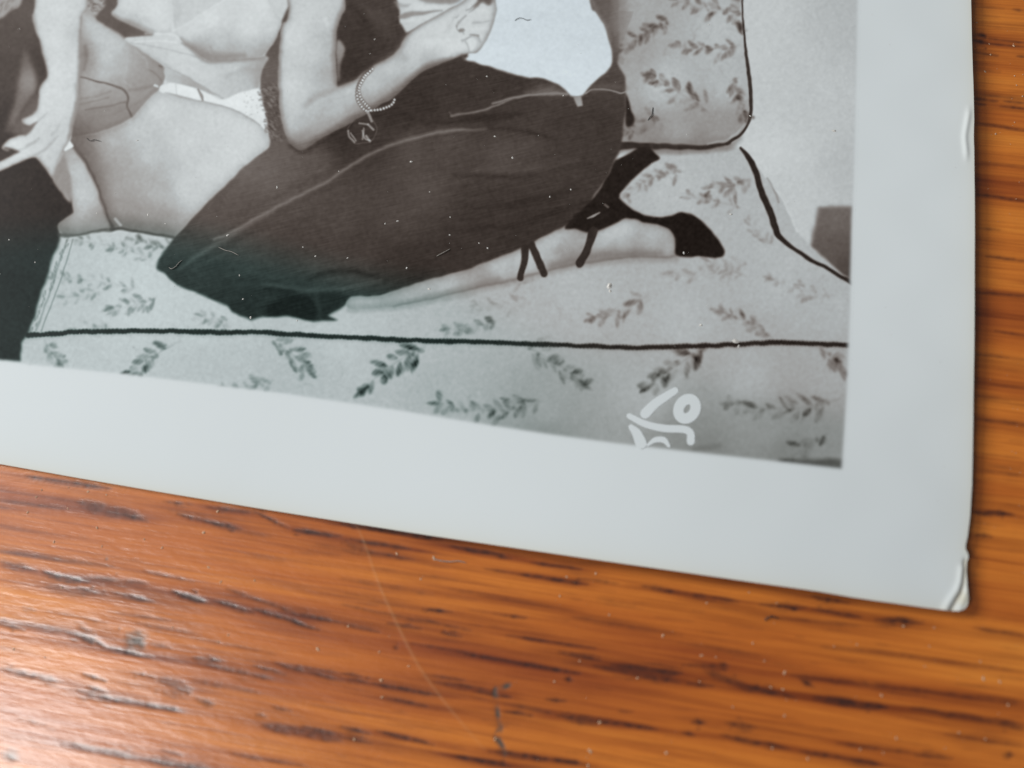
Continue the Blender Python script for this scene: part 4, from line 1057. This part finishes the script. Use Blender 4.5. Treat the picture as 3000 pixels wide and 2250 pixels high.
F4 = grid_faces(len(gy), len(gx), keep)
used = np.zeros(GX.size, bool)
used[F4.ravel()] = True
remap = np.cumsum(used) - 1
pic = mesh_from("printed_picture", GP.reshape(-1, 3)[used], remap[F4], picture_material(), root)
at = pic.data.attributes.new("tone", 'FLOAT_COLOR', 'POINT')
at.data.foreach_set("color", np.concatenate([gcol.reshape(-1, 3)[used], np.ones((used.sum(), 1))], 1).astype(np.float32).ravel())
tag(pic, "black and white picture of a seated figure on a sprig patterned sofa")


# ------------------------------------------------------------------ hand-lettered number in the corner of the picture
def ink_material():
    m, nt, bs = new_mat("white_lettering")
    bs.inputs['Base Color'].default_value = (*(PAPER_WHITE * .97), 1)
    gloss(bs)
    return m


MINK = ink_material()


def ribbon(px_pts, widths, closed=False):
    """flat stroke with round ends drawn on the sheet, from photo pixels"""
    P2 = catmull(np.array(px_pts, float), closed, 8)
    wd = np.interp(np.linspace(0, 1, len(P2)), np.linspace(0, 1, len(widths)), widths)
    tg = (np.roll(P2, -1, 0) - np.roll(P2, 1, 0)) if closed else np.gradient(P2, axis=0)
    tg /= np.linalg.norm(tg, axis=1)[:, None] + 1e-9
    nm_ = np.stack([-tg[:, 1], tg[:, 0]], -1)
    if not closed:
        k = np.arange(1, 6) / 6.0
        cap0 = [(P2[0] - tg[0] * wd[0] / 2 * math.sin(math.acos(1 - q)), nm_[0], wd[0] * (1 - q)) for q in k[::-1]]
        cap1 = [(P2[-1] + tg[-1] * wd[-1] / 2 * math.sin(math.acos(1 - q)), nm_[-1], wd[-1] * (1 - q)) for q in k]
        rows = cap0 + list(zip(P2, nm_, wd)) + cap1
    else:
        rows = list(zip(P2, nm_, wd))
    Lp = [r[0] + r[1] * r[2] / 2 for r in rows]
    Rp = [r[0] - r[1] * r[2] / 2 for r in rows]
    n = len(rows)
    v = on_sheet(Lp + Rp)
    v[:, 2] = lift(v[:, 0], v[:, 1]) + .000022
    f = [(i, (i + 1) % n, n + (i + 1) % n, n + i) for i in range(n if closed else n - 1)]
    return v, np.array(f)


mark_parts = [
    (H(250, 1000, 330, 920, 420, 860, 490, 815), [30, 27, 24, 20], False),
    ([(H(588, 962)[0][0] + 26.5 * math.cos(a_) * .95, H(588, 962)[0][1] + 26.5 * math.sin(a_) * 1.05 - 6 * math.cos(a_)) for a_ in np.linspace(0, 2 * math.pi, 13)[:-1]], [31], True),
    (H(120, 1020, 250, 1085, 400, 1120, 560, 1128, 615, 1160, 618, 1225), [16, 20, 22, 22, 22, 24], False),
    (H(135, 1110, 180, 1160, 215, 1240), [16, 28, 34], False),
    (H(270, 1255, 330, 1215, 400, 1215, 440, 1262), [8, 16, 18, 10], False),
]
vs_, fs_, off = [], [], 0
for i_, (pts_, wd_, cl_) in enumerate(mark_parts):
    v_, f_ = ribbon(pts_, wd_, cl_)
    v_[:, 2] += i_ * 2.5e-6
    vs_.append(v_)
    fs_.append(f_[:, ::-1] + off)
    off += len(v_)
mk = mesh_from("written_mark", np.vstack(vs_), np.vstack(fs_), MINK, root)
tag(mk, "white hand written mark at the lower edge of the picture")

# ------------------------------------------------------------------ dust and lint
def dust_material(name, col, rough=.7):
    m, nt, bs = new_mat(name)
    tcn = node(nt, 'ShaderNodeTexCoord')
    n = node(nt, 'ShaderNodeTexNoise')
    n.inputs['Scale'].default_value = 9000
    nt.links.new(tcn.outputs['Object'], n.inputs['Vector'])
    r = ramp(nt, [(.3, tuple(np.array(col) * .75)), (.7, col)])
    nt.links.new(n.outputs[0], r.inputs[0])
    nt.links.new(r.outputs[0], bs.inputs['Base Color'])
    bs.inputs['Roughness'].default_value = rough
    return m


MDUST = dust_material("pale_dust", (.66, .64, .6))
MCRUMB = dust_material("amber_dust", (.62, .4, .25))
MFIBRE = dust_material("dark_fibre", (.05, .045, .04))
MPALE = dust_material("pale_fibre", (.4, .37, .33))


def z_at(p, wood):
    if wood: return unproject([p], 0.0)[0]
    return on_sheet([p])[0]


def crumbs(spots, wood):
    """tiny irregular flakes, three to five facets each"""
    V_, F_ = [], []
    for (x, y, r) in spots:
        q = z_at((x, y), wood)
        rr = r / 43.0 * .001          # photo pixels -> metres at this distance
        an = random.uniform(0, 6.28)
        k = 6
        st = random.uniform(1.0, 1.9)
        base = len(V_)
        for i in range(k):
            a_ = i / k * 6.283
            ra = rr * random.uniform(.55, 1.1)
            dx, dy = ra * math.cos(a_) * st, ra * math.sin(a_)
            V_.append((q[0] + dx * math.cos(an) - dy * math.sin(an), q[1] + dx * math.sin(an) + dy * math.cos(an), q[2] + .000012))
        V_.append((q[0] + rr * random.uniform(-.3, .3), q[1] + rr * random.uniform(-.3, .3), q[2] + rr * random.uniform(.25, .5) + .00002))
        for i in range(k): F_.append((base + i, base + (i + 1) % k, base + k))
    return np.array(V_), np.array(F_)


wood_px = [(x, y, 4.5) for x, y in W1(630, 545, 350, 635, 660, 665, 935, 620, 1050, 675, 1320, 575, 1410, 440, 1350, 800, 1430, 895, 1650, 885, 270, 300, 445, 285, 570, 310, 440, 420, 235, 345, 180, 445, 90, 1330, 400, 930, 290, 1385, 1120, 1190, 1415, 1285, 1480, 1240, 2060, 1330, 690, 330)]
wood_px += [(x, y, 5) for x, y in W2(45, 740, 245, 908, 265, 1200, 85, 1475, 1000, 1470, 1545, 965, 1675, 1365, 1460, 420, 1650, 400, 2085, 800, 1735, 665, 1415, 545, 515, 435, 1610, 1550, 2105, 1560, 440, 1000, 260, 1090, 1920, 1075, 1380, 1100, 1600, 1645, 600, 300, 360, 270)]
wood_px += [(x, y, 4) for x, y in W3(155, 590, 430, 520, 610, 590, 455, 850, 215, 940, 120, 930, 110, 1100, 530, 965, 660, 1040, 570, 1135, 650, 1150, 325, 1265, 660, 1320, 980, 870, 1130, 860, 1630, 750, 1430, 740, 1600, 870, 1930, 970, 1570, 1000, 1290, 1190, 1950, 1080, 2055, 1100, 1385, 1465, 1700, 1530, 1960, 1470, 580, 1530, 1150, 1540, 1300, 1560, 1790, 1430, 810, 1600, 2110, 1250)]
wood_px += [(x, y, 4) for x, y in W4(1700, 245, 1835, 475, 1790, 775, 2130, 920, 1905, 1445, 2110, 1320, 2100, 495, 2195, 1040, 1850, 590, 2110, 820)]
for _ in range(90):
    x, y = random.uniform(0, 3000), random.uniform(1380, 2250)
    if y < 1390 + x * .15: continue
    wood_px.append((x, y, random.uniform(.8, 1.8)))
for _ in range(40):
    wood_px.append((random.uniform(2880, 3000), random.uniform(0, 1700), random.uniform(1, 2.2)))
v_, f_ = crumbs([(x, y, r * random.uniform(.55, .95)) for x, y, r in wood_px], True)
d1 = mesh_from("dust_on_wood", v_, f_, MCRUMB, None, False)
tag(d1, "pale dust crumbs scattered over the wooden table top", "dust", kind="stuff")
print_px = [(x, y, r) for (x, y), r in [(B(1395, 1310)[0], 5), (E(1285, 408)[0], 4.5), (E(1185, 430)[0], 4), (C(280, 1278)[0], 5), (E(520, 620)[0], 3.5), (E(620, 695)[0], 3.5), (E(880, 708)[0], 3), (E(1360, 788)[0], 3.5), (E(1708, 522)[0], 3), (E(1712, 378)[0], 2.5), (E(310, 130)[0], 3.5), (E(1945, 588)[0], 3), (E(2015, 628)[0], 3),
            (D(75, 560)[0], 3), (D(285, 742)[0], 3), (D(1845, 525)[0], 5), (D(1940, 848)[0], 3), (D(1970, 1042)[0], 4), (D(1340, 430)[0], 3), (D(1200, 360)[0], 4), (D(785, 345)[0], 3), (D(935, 185)[0], 2.5), (F(1068, 1210)[0], 9), (F(1072, 1252)[0], 6), (F(752, 430)[0], 3), (F(583, 488)[0], 3.5), (F(1668, 945)[0], 4), (F(80, 905)[0], 3), (F(2050, 630)[0], 4),
            (H(985, 415)[0], 9), (H(1005, 455)[0], 5), (H(700, 285)[0], 6), (C(1870, 200)[0], 2.5), (C(75, 620)[0], 3), (C(693, 775)[0], 3), (C(137, 1105)[0], 3), (C(490, 1100)[0], 2.5), (B(1100, 320)[0], 3), (B(1062, 435)[0], 2.5), (B(2010, 620)[0], 3), (B(2072, 1105)[0], 3), (B(810, 1388)[0], 2.5), (B(310, 1520)[0], 3.5), (B(1545, 1555)[0], 2.5), (A(1112, 1138)[0], 4), (A(160, 235)[0], 2.5), (A(850, 900)[0], 3), (E(1540, 960)[0], 5), (E(95, 1190)[0], 4), (E(470, 1215)[0], 3.5), (G(1780, 1060)[0], 7), (G(1100, 940)[0], 3.5), (G(590, 1090)[0], 2.5)]]
for _ in range(110):
    x, y = random.uniform(0, 2480), random.uniform(0, 1050)
    print_px.append((x, y, random.uniform(.6, 1.3)))
for _ in range(12):
    print_px.append((random.uniform(2550, 2820), random.uniform(0, 1600), random.uniform(.8, 1.5)))
v_, f_ = crumbs([(x, y, r * (.9 if r < 6 else 1)) for x, y, r in print_px], False)
d2 = mesh_from("dust_on_print", v_, f_, MDUST, None, False)
tag(d2, "pale dust specks sprinkled over the glossy photograph", "dust", kind="stuff")


def fibre(name, pts, rad_px, mat, wood, label):
    """a hair-thin curled tube lying on the surface"""
    P2 = catmull(np.array(pts, float), False, 7)
    q = np.array([z_at(p, wood) for p in P2])
    r = rad_px / 37.0 * .001
    q[:, 2] += r + .00001 + r * 1.5 * np.abs(np.sin(np.linspace(0, 3.1, len(q))))
    tg = np.gradient(q, axis=0)
    tg /= np.linalg.norm(tg, axis=1)[:, None]
    sd = np.cross(tg, [0, 0, 1.0])
    sd /= np.linalg.norm(sd, axis=1)[:, None]
    up = np.cross(sd, tg)
    k = 6
    ring_ = [q + r * (math.cos(a_) * sd + math.sin(a_) * up) * np.interp(np.linspace(0, 1, len(q)), [0, .1, .9, 1], [.3, 1, 1, .3])[:, None] for a_ in np.linspace(0, 2 * math.pi, k + 1)[:-1]]
    v = np.stack(ring_, 1).reshape(-1, 3)
    n = len(q)
    f = [(i * k + j, i * k + (j + 1) % k, (i + 1) * k + (j + 1) % k, (i + 1) * k + j) for i in range(n - 1) for j in range(k)]
    return tag(mesh_from(name, v, np.array(f), mat), label, "lint", "lint fibres on the photograph and table")


fibre("lint_fibre", A(703, 1118, 722, 1138, 745, 1144, 765, 1134, 790, 1140, 822, 1148), .9, MFIBRE, False, "tiny dark curled hair lying on the bare thigh in the picture")
fibre("lint_fibre", C(298, 170, 318, 155, 340, 148, 365, 152, 395, 165, 432, 160), .7, MFIBRE, False, "faint wavy hair lying on the white blouse in the picture")
fibre("lint_fibre", C(1418, 868, 1412, 905, 1408, 935, 1390, 955, 1375, 978), .9, MFIBRE, False, "tiny dark hair lying on the sofa cushion in the picture")
fibre("lint_fibre", D(1370, 785, 1390, 797, 1410, 790, 1430, 775, 1455, 745, 1480, 725), .9, MPALE, False, "thin pale fibre lying near the tip of the dark skirt")
fibre("lint_fibre", D(1770, 620, 1830, 648, 1880, 660, 1935, 688), .9, MPALE, False, "thin pale fibre lying along the fold of the dark skirt")
fibre("lint_fibre", E(1600, 695, 1660, 665, 1712, 635), 1.0, MPALE, False, "short pale fibre lying on the dark skirt above the foot")
fibre("lint_fibre", W2(590, 300, 640, 315, 700, 322, 760, 318, 812, 330), 1.1, MPALE, True, "wavy pale fibre lying on the wood beside the photograph")
fibre("lint_fibre", W3(530, 705, 545, 685, 575, 675, 620, 690), 1.4, MFIBRE, True, "dark curled fibre lying on the wood below the photograph")
